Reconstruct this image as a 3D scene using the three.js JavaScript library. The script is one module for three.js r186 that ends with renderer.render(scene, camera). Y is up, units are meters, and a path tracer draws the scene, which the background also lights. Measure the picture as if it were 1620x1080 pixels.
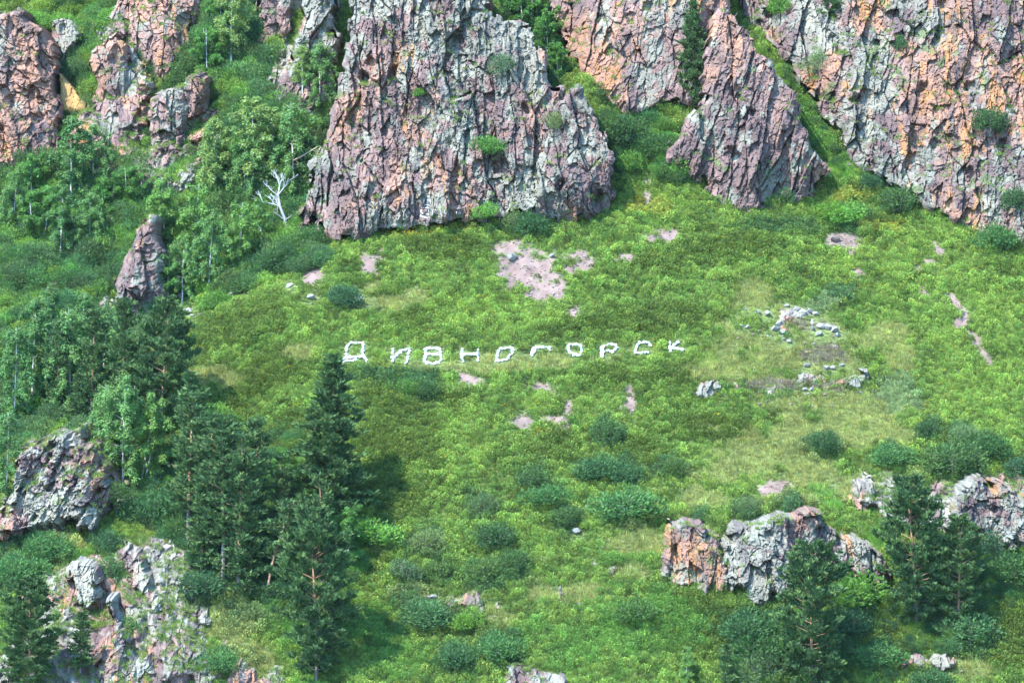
import * as THREE from 'three';
import { ConvexGeometry } from 'three/addons/geometries/ConvexGeometry.js';
import { Sky } from 'three/addons/objects/Sky.js';

// ---------------------------------------------------------------- camera, sky, sun, exposure
const scene = new THREE.Scene();
const PITCH = 12 * Math.PI / 180, DIST = 430, FOCAL = 6450;              // metres to the middle of the slope, focal length in photograph pixels
const EYE = new THREE.Vector3(0, 2, 0);
const UPV = new THREE.Vector3(0, Math.cos(PITCH), Math.sin(PITCH)), FWD = new THREE.Vector3(0, Math.sin(PITCH), -Math.cos(PITCH));
const camera = new THREE.PerspectiveCamera(2 * Math.atan(540 / FOCAL) * 180 / Math.PI, 1024 / 682, 1, 9000);
camera.position.copy(EYE);
camera.lookAt(EYE.clone().add(FWD));

const SUN_DIR = new THREE.Vector3(-0.48, 0.77, 0.5).normalize();
const sky = new Sky();
sky.name = 'sky'; sky.scale.setScalar(8000);
sky.userData = { kind: 'structure', label: 'clear blue summer sky above the hill' };
sky.material.uniforms.sunPosition.value.copy(SUN_DIR);
sky.material.uniforms.turbidity.value = 6;
sky.material.uniforms.rayleigh.value = 1.6;
sky.material.uniforms.mieCoefficient.value = 0.004;
sky.material.uniforms.cloudCoverage.value = 0.2;
scene.add(sky);
scene.environmentIntensity = 0.3;

const sun = new THREE.DirectionalLight(new THREE.Color(1, 0.95, 0.86), 5);
sun.name = 'sun';
sun.castShadow = true;
sun.shadow.mapSize.set(4096, 4096);
Object.assign(sun.shadow.camera, { left: -110, right: 110, top: 110, bottom: -110, near: 10, far: 700 });
scene.add(sun, sun.target);

const renderer = new THREE.WebGLRenderer({ antialias: true });
renderer.setSize(1024, 682);
renderer.toneMapping = THREE.LinearToneMapping;
renderer.toneMappingExposure = 2.6;
renderer.shadowMap.enabled = true;
scene.fog = new THREE.FogExp2(new THREE.Color(0.62, 0.74, 0.9), 0.000015);

// ---------------------------------------------------------------- numbers: seeded noise
const sm = (a, b, x) => { const t = Math.min(1, Math.max(0, (x - a) / (b - a))); return t * t * (3 - 2 * t); };
const lerp = (a, b, t) => a + (b - a) * t;
const clamp = (x, a, b) => Math.min(b, Math.max(a, x));
function rng(seed) { let s = seed >>> 0; return () => { s = (s + 0x6D2B79F5) | 0; let t = Math.imul(s ^ (s >>> 15), 1 | s); t = (t + Math.imul(t ^ (t >>> 7), 61 | t)) ^ t; return ((t ^ (t >>> 14)) >>> 0) / 4294967296; }; }
function hash(x, y, s) { let h = Math.imul(x | 0, 374761393) ^ Math.imul(y | 0, 668265263) ^ Math.imul(s | 0, 1274126177); h = Math.imul(h ^ (h >>> 13), 1103515245); h = Math.imul(h ^ (h >>> 16), 2246822519); return ((h ^ (h >>> 15)) >>> 0) / 4294967296; }
function vnoise(x, y, s) {
  const i = Math.floor(x), j = Math.floor(y), u = x - i, v = y - j, a = u * u * (3 - 2 * u), b = v * v * (3 - 2 * v);
  return lerp(lerp(hash(i, j, s), hash(i + 1, j, s), a), lerp(hash(i, j + 1, s), hash(i + 1, j + 1, s), a), b) * 2 - 1;
}
function fbm(x, y, s, n = 4) { let r = 0, a = 0.5, f = 1; for (let k = 0; k < n; k++) { r += a * vnoise(x * f + k * 17.3, y * f - k * 9.1, s + k); a *= 0.5; f *= 2.03; } return r; }
const cell = { f1: 0, f2: 0, id: 0, dx: 0, dy: 0 };
function worley(x, y, s) {                                             // nearest jittered cell: where in it, how near its edge, its number
  const i = Math.floor(x), j = Math.floor(y); let f1 = 9, f2 = 9;
  for (let p = i - 1; p <= i + 1; p++) for (let q = j - 1; q <= j + 1; q++) {
    const dx = p + hash(p, q, s) - x, dy = q + hash(p, q, s + 7) - y, d = dx * dx + dy * dy;
    if (d < f1) { f2 = f1; f1 = d; cell.id = hash(p, q, s + 13); cell.id2 = hash(p, q, s + 29); cell.id3 = hash(p, q, s + 31); cell.dx = -dx; cell.dy = -dy; } else if (d < f2) f2 = d;
  }
  cell.f1 = Math.sqrt(f1); cell.f2 = Math.sqrt(f2);
  return cell;
}

// ---------------------------------------------------------------- the hill: metres across (a), up (b) and into the slope (w), turned to face the valley
const toWorld = (a, b, w, out = new THREE.Vector3()) => out.set(a, 0, 0).addScaledVector(UPV, b).addScaledVector(FWD, DIST + w).add(EYE);
const toPhoto = (a, b, w) => [810 + FOCAL * a / (DIST + w), 540 - FOCAL * b / (DIST + w)];
const bump = (a, b, ca, cb, ra, rb) => Math.exp(-((a - ca) ** 2) / (ra * ra) - ((b - cb) ** 2) / (rb * rb));
function hillBase(a, b) {
  const bend = 13;
  let w = b < bend ? 1.3 * b : 1.3 * bend + 0.95 * (b - bend) + 0.001 * (b - bend) ** 2;
  w += 0.0035 * (a - 8) ** 2 / (1 + 0.0006 * a * a);
  const edge = (-16 - a) + (b - 11) * 1.35;                            // left of the spur the ground falls back into a wooded gully
  w += 9 * sm(-3, 14, edge) * sm(-22, -4, b);
  w -= 7 * bump(a, b, -46, -30, 20, 13);                               // the rocky rib at the lower left
  w -= 3.0 * bump(a, b, 24, -21, 14, 8);
  w -= 3.0 * bump(a, b, 50, -15, 14, 8);
  return w;
}
function hill(a, b) {
  const calm = 1 - 0.9 * Math.exp(-(((b + 0.9 - 0.02 * a) / 2.0) ** 4)) * sm(24, 19, Math.abs(a));    // the ground is even where the word is laid out
  return hillBase(a, b) + 1.5 * fbm(a / 13, b / 9, 11, 3) + calm * (0.5 * fbm(a / 3.1, b / 2.2, 21, 3) + 0.34 * fbm(a / 1.3, b / 0.9, 31, 2));
}
function solve(px, py, f) { let w = 0; for (let k = 0; k < 40; k++) { const s = (DIST + w) / FOCAL; w = lerp(w, f((px - 810) * s, (540 - py) * s), 0.6); } const s = (DIST + w) / FOCAL; return { a: (px - 810) * s, b: (540 - py) * s, w }; }
const hillSpot = (px, py) => solve(px, py, hill);
const rocks = [];
function spot(px, py) {                                                 // the first surface there: a rock's face or the slope
  let best = hillSpot(px, py);
  for (const r of rocks) {
    let w = best.w - 0.001, ok = false, prev = null;
    for (let t = -70; t < best.w; t += 0.25) {
      const s = (DIST + t) / FOCAL, rw = r.depth((px - 810) * s, (540 - py) * s);
      if (rw !== null && rw <= t) { w = t; ok = true; break; }
    }
    if (ok && w < best.w) { const s = (DIST + w) / FOCAL; best = { a: (px - 810) * s, b: (540 - py) * s, w, rock: r }; }
  }
  return best;
}

// ---------------------------------------------------------------- names, labels
const used = new Map();
function numbered(name) { const n = used.get(name) ?? 0; used.set(name, n + 1); return n ? name + '_' + String(n).padStart(3, '0') : name; }
function tag(o, label, category, group, kind) {
  o.userData = {};
  if (label) o.userData.label = label;
  if (category) o.userData.category = category;
  if (group) o.userData.group = group;
  if (kind) o.userData.kind = kind;
  return o;
}
const shade = (o) => { o.traverse((c) => { if (c.isMesh) { c.castShadow = true; c.receiveShadow = true; } }); return o; };
const std = (o) => new THREE.MeshStandardMaterial({ roughness: 0.95, ...o });

// ---------------------------------------------------------------- triangles by hand
class Tris {
  constructor() { this.p = []; this.c = []; }
  tri(a, b, c, col) { for (const v of [a, b, c]) this.p.push(v[0], v[1], v[2]); for (let k = 0; k < 3; k++) this.c.push(col[0], col[1], col[2]); }
  quad(a, b, c, d, col) { this.tri(a, b, c, col); this.tri(a, c, d, col); }
  tube(points, radii, sides, colOf) {                                   // a tapered limb through points
    let last = null;
    points.forEach((p, k) => {
      const q = points[Math.min(k + 1, points.length - 1)], o = points[Math.max(k - 1, 0)];
      let d = [q[0] - o[0], q[1] - o[1], q[2] - o[2]]; const l = Math.hypot(...d) || 1; d = d.map((x) => x / l);
      const h = Math.abs(d[1]) > 0.9 ? [1, 0, 0] : [0, 1, 0];
      let u = [d[1] * h[2] - d[2] * h[1], d[2] * h[0] - d[0] * h[2], d[0] * h[1] - d[1] * h[0]]; const m = Math.hypot(...u); u = u.map((x) => x / m);
      const v = [d[1] * u[2] - d[2] * u[1], d[2] * u[0] - d[0] * u[2], d[0] * u[1] - d[1] * u[0]], ring = [];
      for (let s = 0; s < sides; s++) { const t = s / sides * 2 * Math.PI, c = Math.cos(t) * radii[k], e = Math.sin(t) * radii[k]; ring.push([p[0] + u[0] * c + v[0] * e, p[1] + u[1] * c + v[1] * e, p[2] + u[2] * c + v[2] * e]); }
      if (last) for (let s = 0; s < sides; s++) { const n = (s + 1) % sides; this.quad(last[s], last[n], ring[n], ring[s], colOf(k, s)); }
      last = ring;
    });
  }
  leaf(c, dir, up, len, wid, col) {                                     // a folded rhombic leaf or leaf spray
    const s = [dir[1] * up[2] - dir[2] * up[1], dir[2] * up[0] - dir[0] * up[2], dir[0] * up[1] - dir[1] * up[0]];
    const m = (Math.hypot(...s) || 1), k = wid / 2 / m, l = len / 2;
    const A = [c[0] - dir[0] * l, c[1] - dir[1] * l, c[2] - dir[2] * l], B = [c[0] + dir[0] * l, c[1] + dir[1] * l, c[2] + dir[2] * l];
    const f = wid * 0.12;
    const L = [c[0] + s[0] * k + up[0] * f, c[1] + s[1] * k + up[1] * f, c[2] + s[2] * k + up[2] * f], R = [c[0] - s[0] * k + up[0] * f, c[1] - s[1] * k + up[1] * f, c[2] - s[2] * k + up[2] * f];
    this.tri(A, B, L, col); this.tri(A, R, B, col);
  }
  get count() { return this.p.length / 9; }
  geometry() {
    const g = new THREE.BufferGeometry();
    g.setAttribute('position', new THREE.Float32BufferAttribute(this.p, 3));
    g.setAttribute('color', new THREE.Float32BufferAttribute(this.c, 3));
    g.computeVertexNormals();
    return g;
  }
}
const unit = (v) => { const l = Math.hypot(v[0], v[1], v[2]) || 1; return [v[0] / l, v[1] / l, v[2] / l]; };
const rdir = (r) => { const z = r() * 2 - 1, t = r() * 6.2832, q = Math.sqrt(1 - z * z); return [q * Math.cos(t), z, q * Math.sin(t)]; };
const tint = (c, r, amt) => { const f = 1 + (r() - 0.5) * amt, g = (r() - 0.5) * amt * 0.35; return [c[0] * (f + g), c[1] * f, c[2] * (f - g)]; };

// ---------------------------------------------------------------- rock: a fractured face standing out of the slope, outline given on the photograph
const polyDist = (P, x, y) => {                                         // > 0 inside
  let d = 1e9, inside = false;
  for (let i = 0, j = P.length - 1; i < P.length; j = i++) {
    const [x1, y1] = P[j], [x2, y2] = P[i], ex = x2 - x1, ey = y2 - y1, t = clamp(((x - x1) * ex + (y - y1) * ey) / (ex * ex + ey * ey || 1), 0, 1);
    d = Math.min(d, (x - x1 - ex * t) ** 2 + (y - y1 - ey * t) ** 2);
    if ((y1 > y) !== (y2 > y) && x < ex * (y - y1) / (y2 - y1) + x1) inside = !inside;
  }
  return inside ? Math.sqrt(d) : -Math.sqrt(d);
};
const rockMaterial = std({ name: 'rock', vertexColors: true, roughness: 0.95, flatShading: true });
const PAL = {
  mauve: [0.112, 0.067, 0.057], pink: [0.185, 0.108, 0.082], salmon: [0.235, 0.118, 0.072], lichen: [0.145, 0.138, 0.10], pale: [0.215, 0.205, 0.16],
  orange: [0.205, 0.088, 0.022], dark: [0.055, 0.04, 0.039], ochre: [0.30, 0.165, 0.045], moss: [0.06, 0.085, 0.018],
};
const mixc = (a, b, t) => [lerp(a[0], b[0], t), lerp(a[1], b[1], t), lerp(a[2], b[2], t)];
function buildRock(name, label, polyPx, o = {}) {
  const { lean = 0.42, out = 1.2, round = 1.1, step = 0.09, amp = 1, size = 1, tilt = 0.08, stretch = 2.2, seed = 1, pink = 0.5, lichen = 0.4, orange = 0.15, salmon = 0.1, pale = 0, moss = 0.1, bulge = 0, rag = 0.7, emerge = 0, field = null, gain = 1.08, category = 'cliff', group } = o;
  if (o.drop) { const mid = (Math.min(...polyPx.map((p) => p[1])) + Math.max(...polyPx.map((p) => p[1]))) / 2; polyPx = polyPx.map(([x, y]) => [x, y > Math.max(mid, 20) ? y + o.drop : y]); }
  // the outline in hill metres, on the rock's own face
  const xs = polyPx.map((p) => p[0]), baseAt = (x) => { let m = -1e9; for (let i = 0, j = polyPx.length - 1; i < polyPx.length; j = i++) { const [x1, y1] = polyPx[j], [x2, y2] = polyPx[i]; if ((x1 <= x && x <= x2) || (x2 <= x && x <= x1)) m = Math.max(m, x1 === x2 ? Math.max(y1, y2) : y1 + (y2 - y1) * (x - x1) / (x2 - x1)); } return m; };
  const lo = Math.min(...xs), hi = Math.max(...xs), NB = 64, span = (hi - lo) || 1, tab = [], bl = [];
  for (let k = 0; k <= NB; k++) { const x = lo + span * k / NB, y = baseAt(x), s = solve(x, y, hillBase); tab.push({ w: s.w, b: s.b, a: s.a, y }); }
  const blur = (key) => { const r = Math.max(1, Math.round(NB * (o.blur ?? 30) / span)); return tab.map((_, k) => { let t = 0, n = 0; for (let q = Math.max(0, k - r); q <= Math.min(NB, k + r); q++) { t += tab[q][key]; n++; } return t / n; }); };
  const W = blur('w'), B = blur('b'), A0 = tab[0].a, A1 = tab[NB].a;
  const face = (a, b) => { const t = clamp((a - A0) / (A1 - A0 || 1), 0, 1) * NB, k = Math.min(NB - 1, Math.floor(t)), u = t - k; return lerp(W[k], W[k + 1], u) - out + lean * (b - lerp(B[k], B[k + 1], u)); };
  const P = polyPx.map(([x, y]) => { const s = solve(x, y, face); return [s.a, s.b]; });
  const amin = Math.min(...P.map((p) => p[0])) - 0.6, amax = Math.max(...P.map((p) => p[0])) + 0.6, bmin = Math.min(...P.map((p) => p[1])) - 0.6, bmax = Math.max(...P.map((p) => p[1])) + 0.6;
  const nx = Math.ceil((amax - amin) / step) + 1, ny = Math.ceil((bmax - bmin) / step) + 1;
  const wArr = new Float32Array(nx * ny), ins = new Uint8Array(nx * ny), pos = [], col = [], at = new Int32Array(nx * ny).fill(-1), idx = [], ct = Math.cos(tilt), st = Math.sin(tilt);
  const cen = (amin + amax) / 2, half = (amax - amin) / 2;
  const V = new THREE.Vector3(), C = new Array(nx * ny);
  for (let j = 0; j < ny; j++) for (let i = 0; i < nx; i++) {
    const a = amin + i * step, b = bmin + j * step, k = j * nx + i;
    let d = polyDist(P, a, b);
    if (d < -1.6) { ins[k] = 0; wArr[k] = 1e6; continue; }
    worley(a / 0.9, b / 1.3, seed + 90);
    d += rag * (1.5 * fbm(a * 0.5, b * 0.4, seed + 80, 4) + (cell.id - 0.5) * 1.0) - 0.15;
    if (d <= 0) { ins[k] = 0; wArr[k] = 1e6; continue; }
    ins[k] = 1;
    const wa = a + 0.5 * fbm(a / 2.2, b / 3.0, seed + 1, 4), wb = b + 0.8 * fbm(a / 2.4, b / 3.2, seed + 2, 4), p = wa * ct + wb * st, q = -wa * st + wb * ct;
    const n0 = fbm(a / 0.5, b / 0.5, seed + 38, 2);
    let h = 1.5 * amp * fbm(a / (6 * size), b / (8 * size), seed + 3, 3), ids = 0, idc = 0, idf = 0;
    worley(p / (1.9 * size), q / (1.9 * size * stretch * 1.8), seed + 10);
    h += amp * (1.25 * (cell.id - 0.5) + 0.6 * (cell.id2 - 0.5) * cell.dx + 1.2 * (cell.id3 - 0.6) * cell.dy) - amp * 0.6 * sm(0.05, 0.0, cell.f2 - cell.f1) * (cell.id3 > 0.45 ? 1 : 0.15); ids = cell.id2;
    worley(p / (0.8 * size) + 7, q / (0.8 * size * stretch * 1.15), seed + 20);
    h += amp * (0.72 * (cell.id - 0.5) + 0.35 * (cell.id2 - 0.5) * cell.dx + 0.8 * (cell.id3 - 0.6) * cell.dy) - amp * 0.2 * sm(0.08, 0, cell.f2 - cell.f1) * (cell.id2 > 0.4 ? 1 : 0.2); idc = cell.id2;
    worley((p + 0.1 * q) / (0.40 * size), (q - 0.15 * p) / (0.46 * size * (0.6 + stretch * 0.3)), seed + 30);
    h += amp * (0.28 * (cell.id - 0.5) + 0.24 * (cell.id2 - 0.5) * cell.dx + 0.34 * (cell.id3 - 0.55) * cell.dy); idf = cell.id2;
    worley(p / 0.22, q / 0.26, seed + 35);
    h += amp * (0.11 * (cell.id - 0.5) + 0.1 * (cell.id2 - 0.5) * cell.dx + 0.1 * (cell.id3 - 0.5) * cell.dy);
    worley(p / (1.5 * size) + 31, q / (1.9 * size), seed + 37);
    if (cell.id > 0.93) h -= amp * 0.9 * sm(0.5, 0.2, cell.f1 + 0.2 * n0);
    h += 0.15 * amp * fbm(a / 0.9, b / 1.1, seed + 40, 4);
    if (bulge) h += bulge * (1 - ((a - cen) / half) ** 2);
    const e = clamp(1 - d / round, 0, 1), tb = clamp((a - A0) / (A1 - A0 || 1), 0, 1) * NB, kb = Math.min(NB - 1, Math.floor(tb)), over = b - lerp(B[kb], B[kb + 1], tb - kb), ground = hill(a, b);
    let w;
    if (field) {                                                        // a crag showing here and there through the turf
      const fc = Math.cos(field.turn), fs = Math.sin(field.turn), fu = a * fc + b * fs, fv = -a * fs + b * fc;
      const up = fbm(fu / field.wide, fv / field.long, seed + 70, 4) + 0.5 * fbm(a / 0.9, b / 0.9, seed + 75, 3) + field.share - 0.75 * (1 - sm(0, 1.8, d));
      w = ground - clamp(up * field.high, -2, 2.5) - h * 0.6 * sm(-0.1, 0.35, up) + 0.1;
    } else if (emerge) w = lerp(ground + 0.5, Math.min(face(a, b) - h, ground - out * 0.8 - h * 0.8), sm(-0.1, emerge, d + 0.3 + 0.25 * h));
    else w = face(a, b) + (out - 1.1) * (1 - sm(0, 4, over)) - h * (0.4 + 0.6 * sm(0, round, d)) + 1.1 * (1 - sm(-1, 0.6, over)) + round * 1.3 * (1 - Math.sqrt(Math.max(0, 1 - e * e))) * sm(0, 3, over);
    wArr[k] = w;
    // its own colour: stone, lichens, iron stain, a little moss
    const n1 = fbm(a / 2.6, b / 3.4, seed + 50, 4), n2 = fbm(a / 0.8, b / 1.0, seed + 51, 3), n3 = fbm(p / 0.7, q / 3.2, seed + 52, 4), n4 = fbm(a / 5, b / 6, seed + 53, 3);
    let c = mixc(PAL.mauve, PAL.pink, clamp(pink + n1 * 0.7 + n4 * 0.9 + (ids - 0.5) * 0.35 + (idc - 0.5) * 0.25, 0, 1));
    c = mixc(c, PAL.salmon, clamp(sm(0.75 - salmon, 1.1 - salmon, 0.5 + n4 + (idc - 0.5) * 0.5), 0, 0.9));
    c = mixc(c, PAL.lichen, sm(0.62 - lichen * 0.75, 0.82 - lichen * 0.75, 0.32 + n2 * 0.55 + n1 * 0.55 - n4 * 0.5 + (idf - 0.5) * 0.15) * 0.85);
    c = mixc(c, PAL.pale, sm(0.75 - pale * 0.6, 0.95 - pale * 0.6, 0.35 + n2 * 0.6 - n1 * 0.3 - n4 * 0.3 + (idf - 0.5) * 0.2) * 0.6);
    c = mixc(c, PAL.orange, sm(0.66 - orange, 0.86 - orange, 0.2 + n3 * 0.6 + n4 * 0.5 + (idf - 0.5) * 0.3) * 0.75);
    c = mixc(c, PAL.dark, sm(0.2, 0.42, fbm(p / 0.9, q / 4, seed + 54, 3)) * 0.55);
    c = mixc(c, PAL.moss, sm(0.8 - moss * 0.6, 0.9 - moss * 0.6, 0.35 + fbm(a / 1.5, b / 1.2, seed + 55, 3) * 0.9) * 0.7);
    if (o.tone) c = mixc(c, o.tone, o.toneShare ?? 0.7);
    const f = gain * (0.98 + 0.3 * (hash(i, j, seed) - 0.5) + 0.2 * (idf - 0.5)) * (1 + 0.3 * n3 + 0.25 * n1) * (1 + 0.3 * fbm(a / 0.35, b / 0.45, seed + 57, 2));
    C[k] = [c[0] * f, c[1] * f, c[2] * f];
  }
  for (let j = 0; j < ny; j++) for (let i = 0; i < nx; i++) {
    const k = j * nx + i; let need = ins[k], near = -1;
    for (let dj = -1; dj <= 1 && near < 0; dj++) for (let di = -1; di <= 1; di++) { const ii = i + di, jj = j + dj; if (ii >= 0 && jj >= 0 && ii < nx && jj < ny && ins[jj * nx + ii]) { near = jj * nx + ii; break; } }
    if (!need && near < 0) continue;
    const a = amin + i * step, b = bmin + j * step, w = need ? wArr[k] : Math.max(hill(a, b) + 1.5, wArr[near] + 0.4);
    toWorld(a, b, w, V);
    at[k] = pos.length / 3; pos.push(V.x, V.y, V.z); const c = C[k] ?? C[near]; col.push(c[0], c[1], c[2]);
  }
  for (let j = 0; j + 1 < ny; j++) for (let i = 0; i + 1 < nx; i++) {
    const k = j * nx + i, p = at[k], q = at[k + 1], r = at[k + nx + 1], s = at[k + nx];
    if (p < 0 || q < 0 || r < 0 || s < 0 || !(ins[k] || ins[k + 1] || ins[k + nx] || ins[k + nx + 1])) continue;
    if ((i + j) % 2) idx.push(p, q, r, p, r, s); else idx.push(p, q, s, q, r, s);
  }
  const g = new THREE.BufferGeometry();
  g.setAttribute('position', new THREE.Float32BufferAttribute(pos, 3));
  g.setAttribute('color', new THREE.Float32BufferAttribute(col, 3));
  g.setIndex(idx); g.computeVertexNormals();
  const m = new THREE.Mesh(g, rockMaterial); m.name = numbered(name);
  tag(m, label, category, group); scene.add(shade(m));
  const R = {
    mesh: m, poly: polyPx, seed, a0: amin, b0: bmin, nx, ny, step, wArr, ins, moss, grass: o.grass ?? 0.25,
    box: [lo, Math.min(...polyPx.map((p) => p[1])), hi, Math.max(...polyPx.map((p) => p[1]))],
    depth(a, b) { const i = Math.round((a - amin) / step), j = Math.round((b - bmin) / step); return i < 0 || j < 0 || i >= nx || j >= ny || !ins[j * nx + i] ? null : wArr[j * nx + i]; },
  };
  rocks.push(R);
  return R;
}

// the high cliffs
buildRock('cliff', 'pale pink upper cliff behind the pointed buttress, cut by the frame top', [[872, -40], [873, 22], [893, 67], [893, 97], [910, 104], [932, 133], [957, 162], [985, 178], [1007, 185], [1042, 160], [1073, 158], [1110, 172], [1150, 120], [1160, 60], [1160, -40]], { seed: 301, lean: 0.5, pink: 0.85, salmon: 0.25, lichen: 0.35, orange: 0.24, tilt: -0.2, amp: 0.8, grass: 0.35 });
buildRock('cliff', 'broad grey and orange cliff filling the upper right corner', [[1130, -40], [1165, 5], [1192, 48], [1232, 84], [1262, 112], [1272, 140], [1288, 173], [1320, 197], [1324, 227], [1335, 253], [1358, 267], [1402, 283], [1445, 320], [1482, 337], [1530, 357], [1575, 375], [1625, 392], [1720, 430], [1720, -40]], { seed: 401, lean: 0.45, pink: 0.5, lichen: 0.42, orange: 0.31, salmon: 0.22, tilt: -0.1, stretch: 2.3, amp: 0.98, grass: 0.5, moss: 0.22 });
buildRock('cliff', 'narrow leaning buttress between the two green gullies, right of the dark conifer', [[1124, 22], [1140, 8], [1165, 10], [1192, 55], [1211, 77], [1241, 122], [1261, 145], [1271, 187], [1292, 225], [1308, 258], [1298, 298], [1270, 312], [1236, 305], [1200, 322], [1162, 328], [1117, 302], [1108, 276], [1048, 247], [1052, 222], [1084, 190], [1107, 165], [1112, 100], [1122, 50]], { seed: 203, drop: 10, lean: 0.36, out: 2.2, pink: 0.5, lichen: 0.28, orange: 0.1, salmon: 0.14, tilt: -0.22, stretch: 3, round: 1.0 });
buildRock('cliff', 'great mauve buttress in the centre with white painted marks at its foot', [[510, 382], [496, 352], [483, 330], [488, 300], [487, 255], [500, 228], [512, 210], [520, 165], [535, 120], [550, 62], [558, 20], [562, -40], [772, -40], [772, 2], [800, 28], [822, 28], [846, 52], [862, 92], [868, 125], [890, 140], [900, 200], [900, 330], [870, 340], [825, 336], [790, 342], [742, 350], [690, 356], [650, 356], [630, 360], [575, 374]], { seed: 101, drop: 4, lean: 0.40, out: 1.2, pink: 0.42, lichen: 0.54, orange: 0.15, salmon: 0.04, tilt: 0.06, stretch: 2.7, round: 1.1, amp: 1.25, grass: 0.22 });
buildRock('cliff', 'pointed grey buttress at the right shoulder of the central cliff', [[846, 338], [842, 300], [846, 250], [858, 200], [878, 160], [900, 132], [915, 122], [926, 140], [946, 188], [958, 215], [971, 247], [979, 290], [972, 322], [935, 338], [890, 345]], { seed: 155, drop: 6, lean: 0.38, out: 3.0, pink: 0.38, lichen: 0.5, orange: 0.08, salmon: 0.02, tilt: 0.16, stretch: 2.4, round: 1.0, grass: 0.2 });
// the cliffs at the upper left, one behind the other
buildRock('cliff', 'rounded pink cliff at the top left beyond the little pinnacle', [[187, -40], [184, 5], [174, 32], [200, 55], [230, 94], [254, 121], [274, 118], [293, 102], [298, 40], [318, 20], [316, -40]], { seed: 503, drop: 20, pink: 0.8, salmon: 0.32, lichen: 0.3, orange: 0.16, lean: 0.6, stretch: 1.4, amp: 0.8 });
buildRock('cliff', 'salmon pink cliff at the far left edge with rounded blocks', [[-60, 20], [0, 12], [30, 12], [50, 36], [74, 57], [87, 92], [92, 140], [97, 200], [81, 228], [48, 267], [8, 278], [-60, 310]], { seed: 511, drop: 24, pink: 0.9, salmon: 0.5, lichen: 0.2, orange: 0.12, lean: 0.5, stretch: 1.3, tilt: 0.35, amp: 0.95, out: 1.5, round: 0.9 });
buildRock('rock_slab', 'smooth ochre orange slab leaning beside the far left cliff', [[90, 108], [110, 130], [137, 162], [132, 178], [112, 184], [96, 176], [91, 150]], { seed: 521, category: 'rock', amp: 0.25, rag: 0.15, lean: 0.4, out: 1.2, tone: PAL.ochre, toneShare: 0.85, orange: 0.4, round: 0.6, lichen: 0.1 });
buildRock('pinnacle', 'small pointed pink pinnacle near the top left corner', [[183, 46], [203, 68], [213, 102], [217, 132], [201, 147], [176, 152], [150, 168], [146, 140], [143, 97], [151, 72]], { seed: 531, drop: 20, category: 'rock pinnacle', pink: 0.75, salmon: 0.25, lichen: 0.25, lean: 0.4, out: 2, round: 1.1, amp: 0.8, stretch: 1.6, tilt: 0.25 });
buildRock('rock_outcrop', 'grey lichened crag hidden among bushes right of the far left cliff', [[76, 28], [104, 22], [122, 36], [135, 52], [128, 64], [110, 78], [104, 100], [90, 86], [80, 60]], { seed: 535, drop: 14, emerge:  1.0, category: 'rock outcrop', lichen: 0.6, pink: 0.3, amp: 0.7, lean: 0.5 });
buildRock('cliff', 'blocky mauve cliff with a dark cleft below the rounded top left cliff', [[223, 150], [240, 138], [264, 128], [300, 112], [334, 117], [336, 150], [313, 193], [292, 206], [280, 214], [264, 228], [237, 222], [229, 182]], { seed: 541, drop: 26, pink: 0.6, lichen: 0.3, orange: 0.18, salmon: 0.2, lean: 0.36, out: 1.5, amp: 1, stretch: 1.6, tilt: 0.1 });
buildRock('rock_outcrop', 'broken tilted rock slabs in the brush under the small pinnacle', [[143, 200], [152, 192], [165, 193], [180, 224], [205, 195], [222, 193], [226, 225], [202, 241], [168, 266], [147, 280], [140, 248]], { seed: 551, emerge: 1.2, category: 'rock outcrop', pink: 0.5, lichen: 0.45, orange: 0.22, amp: 0.85, lean: 0.6, tilt: -0.5 });
buildRock('rock_rib', 'grey ragged rib of rock climbing between the birches and the left brush', [[228, 298], [234, 270], [255, 250], [282, 228], [302, 203], [325, 184], [346, 165], [358, 180], [336, 214], [312, 242], [300, 290], [262, 300], [240, 316]], { seed: 561, emerge: 1.2, category: 'rock rib', pink: 0.4, lichen: 0.5, orange: 0.14, amp: 0.8, lean: 0.7, tilt: -0.6, grass: 0.5 });
buildRock('cliff', 'narrow pink cliff at the top edge left of the central buttress', [[477, -40], [475, 10], [470, 52], [457, 82], [434, 110], [411, 128], [401, 150], [413, 172], [434, 171], [463, 156], [485, 160], [520, 150], [536, 110], [534, 67], [530, -40]], { seed: 571, drop: 18, pink: 0.65, lichen: 0.42, orange: 0.1, lean: 0.5, tilt: -0.35, amp: 0.9 });
buildRock('cliff', 'small orange streaked crag at the top edge above the left gully', [[410, -40], [404, 48], [424, 62], [446, 52], [464, 22], [470, -40]], { seed: 575, drop: 16, pink: 0.5, lichen: 0.35, orange: 0.34, lean: 0.5, amp: 0.8 });
buildRock('rock_outcrop', 'grey fractured lower step left of the foot of the central buttress', [[418, 412], [428, 388], [445, 370], [465, 345], [480, 322], [500, 330], [512, 372], [470, 372], [440, 396]], { seed: 577, emerge: 1.2, category: 'rock outcrop', pink: 0.3, lichen: 0.55, lean: 0.6, tilt: -0.5, amp: 0.8, out: 0.9 });
buildRock('pinnacle', 'tall mauve rock pillar standing alone left of the grassy slope', [[224, 346], [236, 334], [248, 340], [252, 380], [260, 402], [262, 440], [258, 490], [232, 512], [200, 516], [182, 500], [178, 450], [190, 412], [205, 382], [214, 360]], { seed: 581, category: 'rock pinnacle', pink: 0.45, lichen: 0.3, orange: 0.08, salmon: 0.1, lean: 0.3, out: 2.2, round: 1.4, amp: 0.8, stretch: 1.2, rag: 0.35 });
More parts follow.
